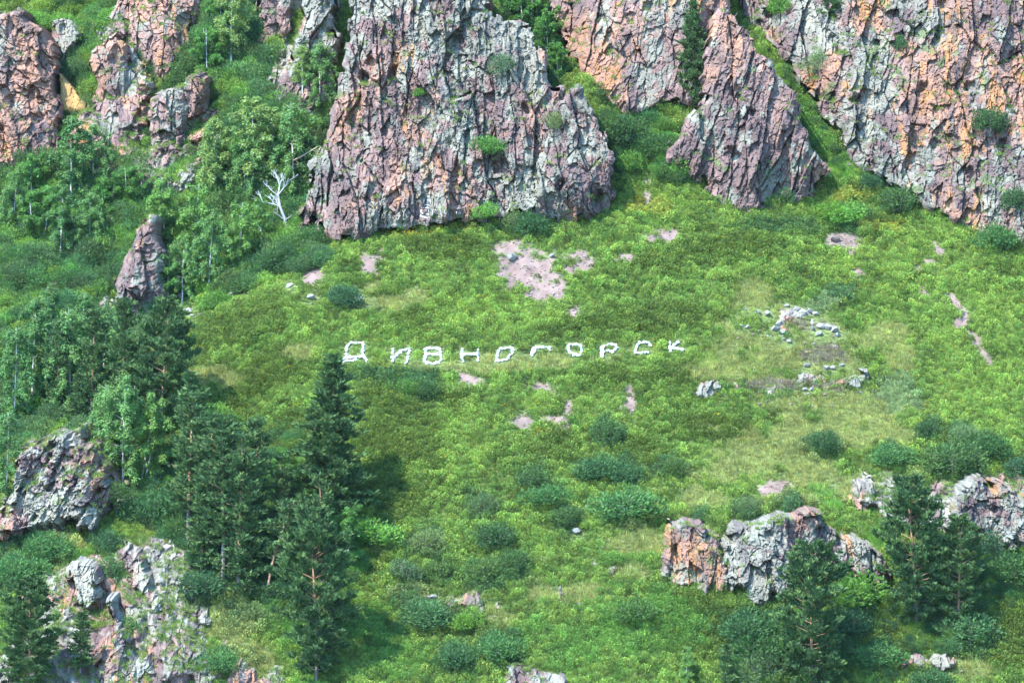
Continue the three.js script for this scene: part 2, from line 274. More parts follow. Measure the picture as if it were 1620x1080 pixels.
buildRock('rock_outcrop', 'small dark split crag at the left foot of the rock pillar', [[144, 494], [147, 478], [156, 467], [170, 484], [180, 470], [193, 457], [194, 480], [190, 510], [168, 520], [150, 506]], { seed: 585, emerge: 1.2, category: 'rock outcrop', pink: 0.35, lichen: 0.5, orange: 0.25, lean: 0.3, amp: 0.7, round: 0.8 });
buildRock('rock_outcrop', 'pale grassy crag with orange patches above the left birch grove', [[52, 472], [60, 450], [90, 420], [105, 414], [135, 410], [139, 440], [126, 466], [96, 470], [62, 480]], { seed: 591, emerge: 1.2, category: 'rock outcrop', pink: 0.4, lichen: 0.55, orange: 0.26, lean: 0.7, amp: 0.7, grass: 0.8, tilt: -0.4 });
// the rib at the lower left
const RIB = { gain: 1.25, emerge: 1.0, category: 'rock outcrop', pink: 0.25, lichen: 0.6, pale: 0.5, orange: 0.12, salmon: 0.05, step: 0.085, size: 0.6, rag: 0.8 };
buildRock('rock_outcrop', 'large grey dome of rock at the left edge below the birches', [[-40, 856], [-6, 800], [6, 738], [14, 704], [58, 682], [90, 670], [130, 666], [144, 688], [158, 712], [184, 738], [208, 766], [219, 792], [198, 818], [164, 832], [124, 846], [80, 850], [40, 858], [0, 864]], { ...RIB, seed: 601, emerge: 1.5, lean: 0.6, out: 2.4, round: 1.0, tilt: -0.45, stretch: 1.5, amp: 0.85, grass: 0.5, pink: 0.45 });
buildRock('rock_outcrop', 'long grey rock strip running down from the angular boulders', [[178, 872], [195, 858], [216, 862], [236, 895], [246, 930], [262, 950], [292, 985], [322, 1000], [326, 1012], [290, 1004], [272, 1010], [254, 982], [234, 985], [221, 950], [204, 925], [194, 905]], { ...RIB, seed: 611, lean: 0.8, out: 0.7, round: 0.9, amp: 0.6, tilt: -0.5 });
buildRock('rock_outcrop', 'pale sloping rock strip at the bottom edge below the long grey strip', [[164, 950], [178, 944], [191, 975], [206, 1000], [226, 1030], [262, 1090], [262, 1120], [150, 1120], [148, 1040], [170, 1020], [172, 990]], { ...RIB, seed: 615, lean: 0.8, out: 0.7, round: 0.9, amp: 0.6, tilt: -0.5, pale: 0.55 });
buildRock('rock_outcrop', 'rock ledge with an orange hollow right of the bottom left pine', [[100, 908], [118, 886], [148, 890], [156, 920], [166, 945], [160, 962], [136, 976], [119, 965], [105, 940]], { ...RIB, seed: 621, lean: 0.6, out: 0.8, round: 0.8, amp: 0.7, orange: 0.3 });
buildRock('rock_outcrop', 'low grey ridge at the left edge above the bottom left pine', [[6, 978], [12, 955], [30, 936], [46, 920], [58, 930], [47, 950], [26, 972]], { ...RIB, seed: 625, lean: 0.8, out: 0.7, round: 0.6, amp: 0.5 });
buildRock('rock_outcrop', 'grey rock at the bottom left corner behind the pine', [[-40, 1120], [-30, 1060], [0, 1030], [22, 1006], [34, 1020], [30, 1060], [20, 1120]], { ...RIB, seed: 627, lean: 0.8, out: 0.6, round: 0.7, amp: 0.6 });
buildRock('rock_outcrop', 'small rock showing between the bottom left pine and the pale strip', [[100, 1040], [108, 1010], [122, 1000], [136, 1016], [128, 1040], [112, 1052]], { ...RIB, seed: 629, lean: 0.7, out: 0.5, round: 0.6, amp: 0.5 });
buildRock('rock_outcrop', 'low rock with an orange side right of the long grey strip', [[268, 1030], [285, 1008], [311, 1020], [327, 1045], [312, 1066], [290, 1060], [276, 1046]], { ...RIB, seed: 631, lean: 0.8, out: 0.5, round: 0.6, amp: 0.5, orange: 0.28 });
buildRock('rock_outcrop', 'crumbling grey rock at the bottom edge left of the dark pine', [[352, 1062], [360, 1052], [385, 1043], [411, 1058], [428, 1085], [428, 1110], [350, 1110]], { ...RIB, seed: 635, lean: 0.9, out: 0.5, round: 0.6, amp: 0.5 });
buildRock('rock_outcrop', 'grey broken rock face right of the long grey strip', [[262, 940], [282, 930], [300, 945], [322, 962], [326, 985], [300, 980], [280, 960]], { ...RIB, seed: 637, lean: 0.8, out: 0.5, round: 0.6, amp: 0.6 });
// outcrops low on the right
const LOW = { gain: 1.05, emerge: 0.9, category: 'rock outcrop', pink: 0.25, lichen: 0.58, pale: 0.34, orange: 0.32, salmon: 0.1, step: 0.085, size: 0.65, rag: 0.7 };
buildRock('rock_outcrop', 'big grey outcrop with orange lichen low on the right of the slope', [[1138, 936], [1136, 890], [1141, 860], [1166, 836], [1190, 826], [1220, 822], [1246, 812], [1282, 808], [1306, 815], [1326, 836], [1350, 850], [1368, 864], [1384, 855], [1400, 880], [1416, 905], [1424, 916], [1400, 920], [1340, 912], [1290, 905], [1262, 930], [1226, 945], [1206, 962], [1190, 955], [1184, 940], [1160, 936]], { ...LOW, seed: 701, lean: 0.35, out: 1.4, round: 1.1, amp: 0.71, stretch: 1.7 });
buildRock('rock_outcrop', 'smaller orange topped outcrop left of the big grey one', [[1036, 918], [1044, 890], [1056, 840], [1076, 830], [1120, 826], [1150, 842], [1156, 880], [1150, 936], [1090, 926], [1046, 922]], { ...LOW, seed: 711, lean: 0.35, out: 1.1, round: 1.2, amp: 0.64, stretch: 1.8, orange: 0.33 });
buildRock('rock_outcrop', 'narrow grey crag on the right above the grassy ramp', [[1341, 772], [1356, 762], [1376, 770], [1386, 800], [1389, 823], [1366, 820], [1348, 800]], { ...LOW, seed: 721, lean: 0.35, out: 0.9, round: 0.8, amp: 0.52, orange: 0.15 });
buildRock('rock_outcrop', 'low broken rocks with orange patches behind the right pine', [[1392, 806], [1404, 796], [1422, 770], [1446, 768], [1470, 790], [1468, 830], [1432, 828], [1402, 824]], { ...LOW, seed: 725, lean: 0.5, out: 0.7, round: 0.7, amp: 0.52, grass: 0.6 });
buildRock('rock_outcrop', 'wide grey and orange outcrop at the right edge behind the pine', [[1490, 852], [1506, 800], [1521, 766], [1560, 755], [1592, 753], [1622, 768], [1700, 790], [1700, 885], [1622, 872], [1560, 866], [1530, 850], [1500, 862]], { ...LOW, seed: 731, lean: 0.4, out: 1.3, round: 1.4, amp: 0.68, orange: 0.36, stretch: 1.4 });
buildRock('rock_outcrop', 'small jagged rocks near the bottom right under the twin pines', [[1428, 1052], [1450, 1034], [1470, 1040], [1500, 1034], [1516, 1050], [1513, 1070], [1480, 1062], [1456, 1060]], { ...LOW, seed: 741, lean: 0.5, out: 0.7, round: 0.7, amp: 0.52, orange: 0.22 });
buildRock('rock', 'short upright stone just below the thin rock ribs, the left one', [[878, 952], [881, 930], [888, 924], [894, 938], [890, 952]], { ...LOW, gain: 0.8, pale: 0.1, seed: 755, category: 'rock', lean: 0.6, out: 0.2, round: 0.4, amp: 0.38, orange: 0.05, rag: 0.4 });
buildRock('rock', 'short upright stone just below the thin rock ribs, the right one', [[910, 954], [914, 936], [922, 928], [928, 944], [924, 954]], { ...LOW, gain: 0.8, pale: 0.1, seed: 757, category: 'rock', lean: 0.6, out: 0.2, round: 0.4, amp: 0.38, orange: 0.05, rag: 0.4 });
buildRock('rock_outcrop', 'pale grey rock at the bottom edge in the middle of the picture', [[798, 1110], [798, 1052], [815, 1042], [840, 1052], [870, 1062], [890, 1080], [890, 1110]], { ...LOW, seed: 761, lean: 0.8, out: 0.5, round: 0.7, amp: 0.45, orange: 0.08, grass: 0.6, pale: 0.6 });
buildRock('rock_outcrop', 'flat grey stones among dry grass left of the bottom middle', [[728, 955], [735, 936], [752, 932], [768, 945], [776, 960], [756, 966]], { ...LOW, seed: 765, lean: 1.0, out: 0.4, round: 0.6, amp: 0.38, orange: 0.02, grass: 0.5 });
buildRock('rock_outcrop', 'low grey rocks with a hollow on the right slope, the leftmost pair', [[1100, 628], [1108, 610], [1128, 602], [1148, 602], [1152, 618], [1126, 630]], { ...LOW, seed: 771, lean: 0.6, out: 0.5, round: 0.5, amp: 0.38, orange: 0.06 });
buildRock('rock_outcrop', 'grey rock with a warm right end beside the leftmost pair', [[1156, 612], [1156, 596], [1168, 592], [1174, 606], [1186, 614], [1180, 624], [1166, 624]], { ...LOW, seed: 773, lean: 0.6, out: 0.5, round: 0.5, amp: 0.38, orange: 0.15 });
buildRock('rock_outcrop', 'narrow grey rock in the middle of the right slope below the scattered stones', [[1233, 618], [1232, 600], [1240, 592], [1246, 604], [1254, 618], [1242, 624]], { ...LOW, seed: 775, lean: 0.6, out: 0.5, round: 0.4, amp: 0.38, orange: 0.08 });
buildRock('rock_outcrop', 'flat row of grey stones in the middle of the right slope', [[1258, 606], [1262, 592], [1276, 586], [1294, 588], [1298, 600], [1280, 608]], { ...LOW, seed: 777, lean: 0.9, out: 0.4, round: 0.4, amp: 0.38, orange: 0.02 });
buildRock('rock_outcrop', 'rock with a bright orange lichen side on the right slope', [[1322, 606], [1336, 598], [1350, 588], [1372, 590], [1378, 604], [1368, 612], [1344, 614]], { ...LOW, seed: 779, lean: 0.5, out: 0.6, round: 0.5, amp: 0.38, orange: 0.5 });

// crags that only half break the turf
const CRAG = { gain: 1.2, category: 'rock outcrop', step: 0.085, size: 0.65, rag: 0.8, lean: 0.8, out: 0.4, pale: 0.4, lichen: 0.6, pink: 0.35, orange: 0.14, salmon: 0.08, amp: 0.75, grass: 0.5 };
buildRock('rock_outcrop', 'broad pale rock mass breaking through the turf at the lower left', [[20, 1120], [24, 1000], [60, 905], [100, 876], [150, 880], [178, 862], [205, 850], [262, 858], [306, 884], [312, 940], [336, 1000], [370, 1040], [440, 1060], [440, 1120]], { ...CRAG, seed: 811, field: { turn: 0.45, wide: 1.7, long: 6, share: 0.72, high: 2.2 } });
buildRock('rock_outcrop', 'half buried crags among the brush in the upper left corner', [[84, 190], [140, 160], [150, 60], [100, 20], [190, 20], [215, 60], [240, 130], [230, 225], [290, 210], [345, 160], [364, 190], [330, 240], [300, 300], [232, 318], [150, 300], [110, 240]], { ...CRAG, seed: 821, pink: 0.6, salmon: 0.2, lichen: 0.45, orange: 0.2, pale: 0.1, field: { turn: -0.5, wide: 2.4, long: 6, share: 0.85, high: 3.0 } });
buildRock('rock_outcrop', 'steep broken crags between the left gully and the central buttress', [[396, -40], [540, -40], [540, 120], [520, 170], [500, 220], [480, 260], [460, 240], [440, 180], [400, 160], [400, 60]], { ...CRAG, seed: 831, pink: 0.6, lichen: 0.5, pale: 0.15, field: { turn: -0.4, wide: 2.4, long: 6, share: 0.5, high: 2.5 } });
buildRock('rock_outcrop', 'long low rock band running to the right edge above the bright grassy ramp', [[1336, 790], [1348, 756], [1400, 756], [1450, 762], [1520, 760], [1560, 748], [1700, 748], [1700, 890], [1560, 876], [1500, 868], [1440, 838], [1390, 830]], { ...CRAG, seed: 841, orange: 0.3, field: { turn: 0.1, wide: 3, long: 3, share: 0.8, high: 2.2 } });
buildRock('rock_outcrop', 'pale stony patch of bedrock high on the right slope', [[1180, 480], [1230, 470], [1300, 478], [1350, 510], [1340, 545], [1270, 545], [1200, 535], [1170, 510]], { ...CRAG, seed: 851, orange: 0.0, amp: 0.45, field: { turn: 0.3, wide: 1.6, long: 1.2, share: 0.01, high: 1.2 } });
buildRock('rock_outcrop', 'low broken ledge of grey rock across the middle of the right slope', [[1090, 632], [1110, 596], [1180, 580], [1290, 576], [1385, 584], [1385, 618], [1300, 626], [1200, 634]], { ...CRAG, seed: 861, orange: 0.12, amp: 0.5, field: { turn: 0.1, wide: 1.6, long: 1.4, share: 0.05, high: 1.3 } });
buildRock('rock_outcrop', 'stony dry ground with grey rock on the lower slope left of the bottom middle', [[610, 940], [640, 920], [720, 924], [790, 940], [830, 990], [830, 1020], [770, 1000], [700, 970], [640, 965]], { ...CRAG, seed: 871, orange: 0.02, amp: 0.45, field: { turn: 0.5, wide: 1.8, long: 1.4, share: -0.03, high: 1.2 } });
buildRock('rock_outcrop', 'thin ribs of grey rock in dry grass left of the orange topped outcrop', [[870, 960], [880, 910], [920, 860], [960, 860], [1000, 890], [990, 925], [940, 965]], { ...CRAG, seed: 881, orange: 0.06, amp: 0.5, field: { turn: -0.3, wide: 0.9, long: 2, share: 0.06, high: 1.1 } });
buildRock('rock_outcrop', 'broken rock at the foot of the spur edge below the tall rock pillar', [[40, 560], [60, 470], [140, 405], [200, 450], [250, 480], [300, 470], [320, 490], [250, 520], [180, 540], [120, 540]], { ...CRAG, seed: 891, orange: 0.2, pink: 0.5, field: { turn: -0.5, wide: 1.8, long: 3, share: 0.09, high: 1.4 } });

// ---------------------------------------------------------------- the slope: what grows where, in hill metres
const zone = (px, py, rx, ry, kind, turn = 0, share = 1) => { const s = hillSpot(px, py); return { a: s.a, b: s.b, ra: rx / 15, rb: ry / 15, kind, ct: Math.cos(turn), st: Math.sin(turn), share }; };
const BARE = [[828, 424, 52, 44], [800, 395, 34, 14, 0.3], [860, 455, 26, 16, 0.4], [915, 425, 24, 9, 0.5], [908, 405, 16, 7], [888, 470, 14, 6], [584, 422, 11, 16], [600, 402, 6, 10], [497, 434, 16, 13], [1055, 374, 18, 9], [1030, 378, 12, 5], [1326, 380, 15, 8], [1342, 393, 9, 10], [1356, 383, 6, 10],
  [1357, 431, 9, 7], [1509, 477, 13, 6, -1], [1526, 495, 16, 5, -0.9], [1520, 515, 11, 8, -0.7], [1535, 530, 12, 7, -0.7], [1556, 560, 15, 6, -1], [1548, 548, 8, 5], [1487, 396, 12, 6, -0.9], [1470, 415, 8, 5], [1453, 428, 6, 6], [1462, 462, 10, 4, -1], [832, 668, 16, 11], [862, 668, 16, 8], [890, 672, 16, 13], [898, 650, 5, 14], [858, 612, 16, 7],
  [998, 632, 8, 16], [994, 645, 8, 5], [908, 497, 7, 12], [992, 410, 14, 6], [1028, 285, 5, 14], [1024, 312, 6, 10], [1222, 772, 20, 8], 
  [740, 600, 22, 7, -0.4], [858, 612, 8, 4]].map(([x, y, rx, ry, t]) => zone(x, y, rx * (rx < 30 ? 1.55 : 1), ry * (rx < 30 ? 1.5 : 1), 'bare', t ?? 0));
const PLANTED = [
  [150, 140, 140, 130, 'thicket'], [330, 110, 120, 130, 'thicket'], [310, 330, 110, 120, 'thicket'], [400, 370, 80, 60, 'lush'], [100, 350, 150, 90, 'thicket'], [450, 200, 70, 150, 'thicket'], [80, 580, 160, 130, 'thicket'], [1010, 220, 70, 46, 'lush'], [860, 70, 50, 80, 'thicket'], [380, 830, 120, 140, 'thicket'], [490, 930, 90, 130, 'lush'],
  // olive dwarf shrubs
  [400, 505, 120, 48, 'olive', 0.2], [330, 520, 70, 40, 'olive'], [655, 512, 60, 26, 'olive'], [600, 520, 30, 20, 'olive'], [640, 700, 85, 62, 'olive'], [590, 640, 60, 40, 'olive'], [1010, 515, 130, 26, 'olive'], [1090, 500, 60, 22, 'olive'], [430, 590, 70, 46, 'olive'], [360, 640, 60, 50, 'olive'], [470, 700, 60, 60, 'olive'], [1140, 690, 70, 26, 'olive'], [900, 520, 50, 24, 'olive'], [700, 400, 70, 26, 'olive'], [1180, 390, 110, 26, 'olive', 0.1], [1050, 420, 60, 22, 'olive'], [760, 570, 60, 12, 'olive'], [600, 760, 60, 50, 'olive'], [640, 800, 50, 30, 'olive'],
  [580, 870, 70, 40, 'olive'], [1020, 720, 60, 26, 'olive'], [880, 700, 60, 30, 'olive'], [960, 600, 70, 20, 'olive'], [1060, 600, 80, 26, 'olive'], [640, 600, 90, 22, 'dark'], [720, 640, 50, 26, 'olive'], [1000, 880, 60, 30, 'lush'], [1600, 980, 60, 90, 'olive'], [1560, 900, 60, 60, 'olive'], [1120, 990, 90, 60, 'olive'], [1000, 1000, 100, 60, 'lush'], [900, 1020, 80, 40, 'lush'], [560, 985, 60, 40, 'lush'], [620, 1040, 70, 40, 'lush'], [470, 870, 60, 60, 'lush'], [1230, 360, 90, 22, 'dark'], [1350, 350, 50, 24, 'dark'],
  // pale lime and dry grass
  [610, 480, 60, 24, 'dry'], [650, 470, 30, 16, 'dry'], [340, 605, 55, 28, 'dry'], [470, 560, 30, 16, 'dry'], [590, 455, 30, 20, 'dry'], [500, 405, 26, 30, 'lime'], [760, 500, 100, 40, 'lime'], [840, 490, 60, 30, 'lime'], [1240, 560, 170, 60, 'dry'], [1150, 580, 90, 40, 'dry'], [1330, 640, 130, 50, 'dry'], [1080, 560, 60, 24, 'lime'], [1180, 740, 120, 50, 'dry'], [1300, 760, 130, 40, 'dry'], [1110, 790, 60, 26, 'dry'], [1260, 790, 110, 18, 'dry'], [1420, 620, 60, 30, 'pale'], [1310, 480, 40, 16, 'pale', 0.3], [830, 575, 130, 14, 'dry'], [700, 580, 110, 12, 'dry'], [1400, 530, 60, 24, 'dry'], [1180, 470, 70, 26, 'dry'], [1290, 690, 120, 36, 'dry'], [1420, 570, 60, 30, 'dry'], [1010, 560, 50, 16, 'dry'],
  [740, 690, 40, 60, 'lime', -0.2], [880, 640, 50, 20, 'lime'], [1450, 420, 120, 70, 'lime'], [1530, 600, 90, 120, 'lime'], [1560, 480, 70, 60, 'lime'], [1330, 420, 60, 26, 'lime'], [1280, 200, 30, 60, 'lush', 0.4], [1250, 120, 20, 40, 'thicket'], [1330, 270, 40, 30, 'bright'], [1300, 330, 60, 24, 'lime'], [1060, 320, 60, 30, 'lime'], [1390, 850, 60, 30, 'bright', -0.7], [1310, 790, 40, 14, 'bright', -0.6], [640, 370, 60, 10, 'yellow'], [700, 365, 40, 10, 'yellow'], [560, 400, 30, 14, 'lime'], [430, 450, 90, 16, 'lime', 0.4],
  [1340, 310, 60, 18, 'yellow'], [1400, 360, 50, 16, 'yellow'], [1020, 330, 40, 20, 'yellow'], [850, 690, 16, 8, 'yellow'], [920, 692, 14, 9, 'yellow'], [870, 800, 24, 14, 'yellow'], [1420, 690, 40, 22, 'dry'], [1580, 760, 60, 10, 'dry'], [1010, 860, 50, 26, 'dry'], [1000, 905, 40, 14, 'dry'], [770, 980, 40, 26, 'dry'], [900, 940, 60, 16, 'dry'], [240, 830, 40, 16, 'dry'], [100, 860, 60, 26, 'dry'], [90, 900, 40, 20, 'dry'], [260, 1000, 30, 50, 'lime', 0.5], [360, 990, 50, 40, 'dry'], [280, 900, 30, 20, 'dry'], [390, 1040, 50, 30, 'dry'], [100, 690, 30, 10, 'dry'], [1310, 560, 40, 18, 'mauve'], [1275, 515, 30, 12, 'mauve'], [1220, 772, 22, 9, 'mauve'], [1240, 610, 110, 10, 'mauve'], [1510, 1060, 60, 20, 'dry'], [1380, 1030, 60, 30, 'olive'],
  [40, 410, 50, 40, 'bright'], [60, 400, 60, 30, 'lime'], [300, 470, 60, 10, 'lime', 0.5], [450, 415, 26, 10, 'bright'], [720, 960, 60, 18, 'dry'], [650, 940, 40, 14, 'dry'],
].map(([x, y, rx, ry, k, t]) => zone(x, y, rx, ry, k, t ?? 0));
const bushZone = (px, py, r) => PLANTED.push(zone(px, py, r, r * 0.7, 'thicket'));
const reach = (z, a, b, n) => { const x = (a - z.a), y = (b - z.b), u = (x * z.ct + y * z.st) / z.ra, v = (-x * z.st + y * z.ct) / z.rb; return 1 - Math.hypot(u, v) + n; };
const BY_COLUMN = (list) => { const m = new Map(); for (const z of list) { const r = Math.max(z.ra, z.rb) * 1.8; for (let c = Math.floor((z.a - r) / 4); c <= Math.floor((z.a + r) / 4); c++) { if (!m.has(c)) m.set(c, []); m.get(c).push(z); } } return m; };
const bareBy = BY_COLUMN(BARE); let plantBy = new Map();
function bareness(a, b) {
  let m = 0; const n = 0.75 * fbm(a / 1.1, b / 0.8, 61, 4);
  for (const z of bareBy.get(Math.floor(a / 4)) ?? []) m = Math.max(m, sm(-0.1, 0.4, reach(z, a, b, n)) * 0.96);
  return m;
}
const cover = { olive: 0, dark: 0, lush: 0, dry: 0, lime: 0, pale: 0, bright: 0, yellow: 0, mauve: 0, thicket: 0 };
function coverAt(a, b) {
  for (const k in cover) cover[k] = 0;
  const n = 0.9 * fbm(a / 2.4, b / 1.7, 67, 4);
  for (const z of plantBy.get(Math.floor(a / 4)) ?? []) cover[z.kind] = Math.max(cover[z.kind], sm(-0.2, 0.5, reach(z, a, b, n)));
  return cover;
}

// one sheet from the river's edge over the slope to far beyond the hilltop, fine where the photograph looks
{
  const line = (knots) => { const r = []; for (let k = 0; k + 1 < knots.length; k++) { const [x0, s] = knots[k], x1 = knots[k + 1][0], n = Math.max(1, Math.round((x1 - x0) / s)); for (let q = 0; q < n; q++) r.push(x0 + (x1 - x0) * q / n); } r.push(knots[knots.length - 1][0]); return r; };
  const A = line([[-1500, 100], [-300, 20], [-100, 4], [-70, 0.3], [72, 0.3], [72.1, 4], [110, 20], [300, 100], [1500, 1]]);
  const Bs = line([[-71, 3], [-46, 0.24], [44, 1], [70, 6], [160, 20], [260, 1]]);
  const pos = [], col = [], idx = [], V = new THREE.Vector3(), shore = [];
  const soil = [0.15, 0.09, 0.074], turf = [0.095, 0.135, 0.032];
  for (let j = 0; j < Bs.length; j++) for (let i = 0; i < A.length; i++) {
    const a = A[i], b = Bs[j]; toWorld(a, b, hill(a, b), V); if (j === 0) V.y = Math.min(V.y, -1); pos.push(V.x, V.y, V.z);
    const m = Math.abs(a) < 75 ? bareness(a, b) : 0, f = 1 + 0.5 * fbm(a / 0.6, b / 0.5, 71, 3), g = 0.5 + fbm(a / 1.5, b, 73, 3);
    const c = mixc(turf, [0.13, 0.135, 0.045], clamp(g * 0.6, 0, 1)), s = mixc(soil, [0.185, 0.125, 0.105], clamp(0.5 + 1.2 * fbm(a / 0.7, b / 0.4, 75, 3), 0, 1)), d = mixc(c, s, m);
    col.push(d[0] * f, d[1] * f, d[2] * f);
  }
  const n = A.length;
  for (let j = 0; j + 1 < Bs.length; j++) for (let i = 0; i + 1 < n; i++) { const k = j * n + i; idx.push(k, k + 1, k + n + 1, k, k + n + 1, k + n); }
  const g = new THREE.BufferGeometry();
  g.setAttribute('position', new THREE.Float32BufferAttribute(pos, 3)); g.setAttribute('color', new THREE.Float32BufferAttribute(col, 3)); g.setIndex(idx); g.computeVertexNormals();
  const m = new THREE.Mesh(g, std({ name: 'earth', vertexColors: true, roughness: 1 })); m.name = 'hillside';
  tag(m, 'steep green hillside with pinkish bare patches', null, null, 'structure'); scene.add(m);
  const water = new THREE.Mesh(new THREE.PlaneGeometry(8000, 8000), std({ name: 'river_water', color: new THREE.Color(0.05, 0.075, 0.07), roughness: 0.25 }));
  water.rotation.x = -Math.PI / 2; water.position.set(0, 0, 0); water.name = 'river'; tag(water, 'wide river below the hill', null, null, 'structure'); scene.add(water);
}

// ---------------------------------------------------------------- leaves, trunks
const leafMat = (name, c = [1, 1, 1], through = 0.45) => new THREE.MeshPhysicalMaterial({ name, color: new THREE.Color(...c), vertexColors: true, roughness: 0.95, transmission: through, thickness: 0, specularIntensity: 0.3, side: THREE.DoubleSide });
const barkMat = std({ name: 'bark', vertexColors: true });
const M = { pine: leafMat('pine_needles', [1, 1, 1], 0.25), leaf: leafMat('leaves'), bark: barkMat };

function pineParts(seed, o) {
  const { h = 16, radius = 3, base = 0.15, shape = 'cone', dens = 1, lean = 0, gap = 0 } = o, r = rng(seed);
  const trunk = new Tris(), limbs = new Tris(), crown = new Tris(), bend = [];
  const n = 12, ph = r() * 6.28, sway = 0.012 * h;
  for (let k = 0; k <= n; k++) { const t = k / n; bend.push([lean * h * t * t + sway * Math.sin(t * 4 + ph) * t, h * t * 0.985, sway * Math.cos(t * 3 + ph) * t]); }
  const at = (t) => { const q = clamp(t, 0, 0.999) * n, k = Math.floor(q), u = q - k; return [0, 1, 2].map((c) => lerp(bend[k][c], bend[k + 1][c], u)); };
  bend[0][1] = -0.8;
  trunk.tube(bend, bend.map((_, k) => 0.0125 * h * (1 - 0.9 * k / n) + 0.02), 7, (k) => tint(k / n < 0.3 ? [0.13, 0.10, 0.085] : [0.36, 0.185, 0.10], r, 0.35));
  const rows = Math.round(h * (1 - base) / 0.52);
  for (let k = 0; k < rows; k++) {
    const t = base + (1 - base) * (k + r() * 0.6) / rows, u = (t - base) / (1 - base);
    let L = shape === 'cone' ? radius * Math.pow(1 - u, 0.75) * (0.62 + 0.38 * sm(0, 0.12, u)) + 0.3 : shape === 'scots' ? radius * Math.pow(Math.sin(Math.PI * clamp(0.12 + u * 0.84, 0, 1)), 0.7) : radius * (0.4 + 0.6 * Math.sin(Math.PI * clamp(0.2 + u * 0.75, 0, 1)));
    const m = Math.max(2, Math.round((shape === 'scots' ? 2.6 : 4.2) * dens * (0.5 + 0.7 * r()))), a0 = r() * 6.28;
    if (gap && r() < gap) continue;
    for (let q = 0; q < m; q++) {
      const az = a0 + q / m * 6.28 + (r() - 0.5) * 0.9, len = L * (0.62 + 0.5 * r()), rise = shape === 'cone' ? lerp(-0.12, 0.55, u) : lerp(0.05, 0.75, u);
      const p0 = at(t), pt = (s) => [p0[0] + Math.cos(az) * len * s, p0[1] + rise * len * s + 0.16 * len * (s * s - s * 0.9), p0[2] + Math.sin(az) * len * s];
      limbs.tube([p0, pt(0.5), pt(1)], [0.0042 * h * (1 - u * 0.6), 0.0028 * h * (1 - u * 0.6), 0.01], 3, () => tint(u > 0.25 ? [0.30, 0.17, 0.10] : [0.15, 0.12, 0.10], r, 0.3));
      const pads = Math.max(2, Math.round(len * 3.2));
      for (let w = 0; w < pads; w++) {
        const s = lerp(shape === 'scots' ? 0.5 : 0.28, 1.03, (w + r()) / pads), c = pt(s), wob = 0.1 + 0.26 * len * (1 - Math.abs(s - 0.65));
        c[0] += (r() - 0.5) * wob * 1.6; c[2] += (r() - 0.5) * wob * 1.6; c[1] += (r() - 0.3) * 0.25;
        const young = r() < 0.25, col = young ? [0.105, 0.175, 0.048] : [0.06, 0.116, 0.035], k2 = Math.round(13 * dens);
        for (let e = 0; e < k2; e++) {
          const d = rdir(r), out = unit([d[0] + 0.5 * Math.cos(az), Math.abs(d[1]) * 0.7 + 0.12, d[2] + 0.5 * Math.sin(az)]), o2 = 0.3;
          crown.leaf([c[0] + d[0] * o2 * 1.25, c[1] + d[1] * o2 * 0.55, c[2] + d[2] * o2 * 1.25], out, rdir(r), 0.46 + 0.2 * r(), 0.2, tint(col, r, 0.5));
        }
      }
    }
  }
  return { trunk, limbs, crown };
}
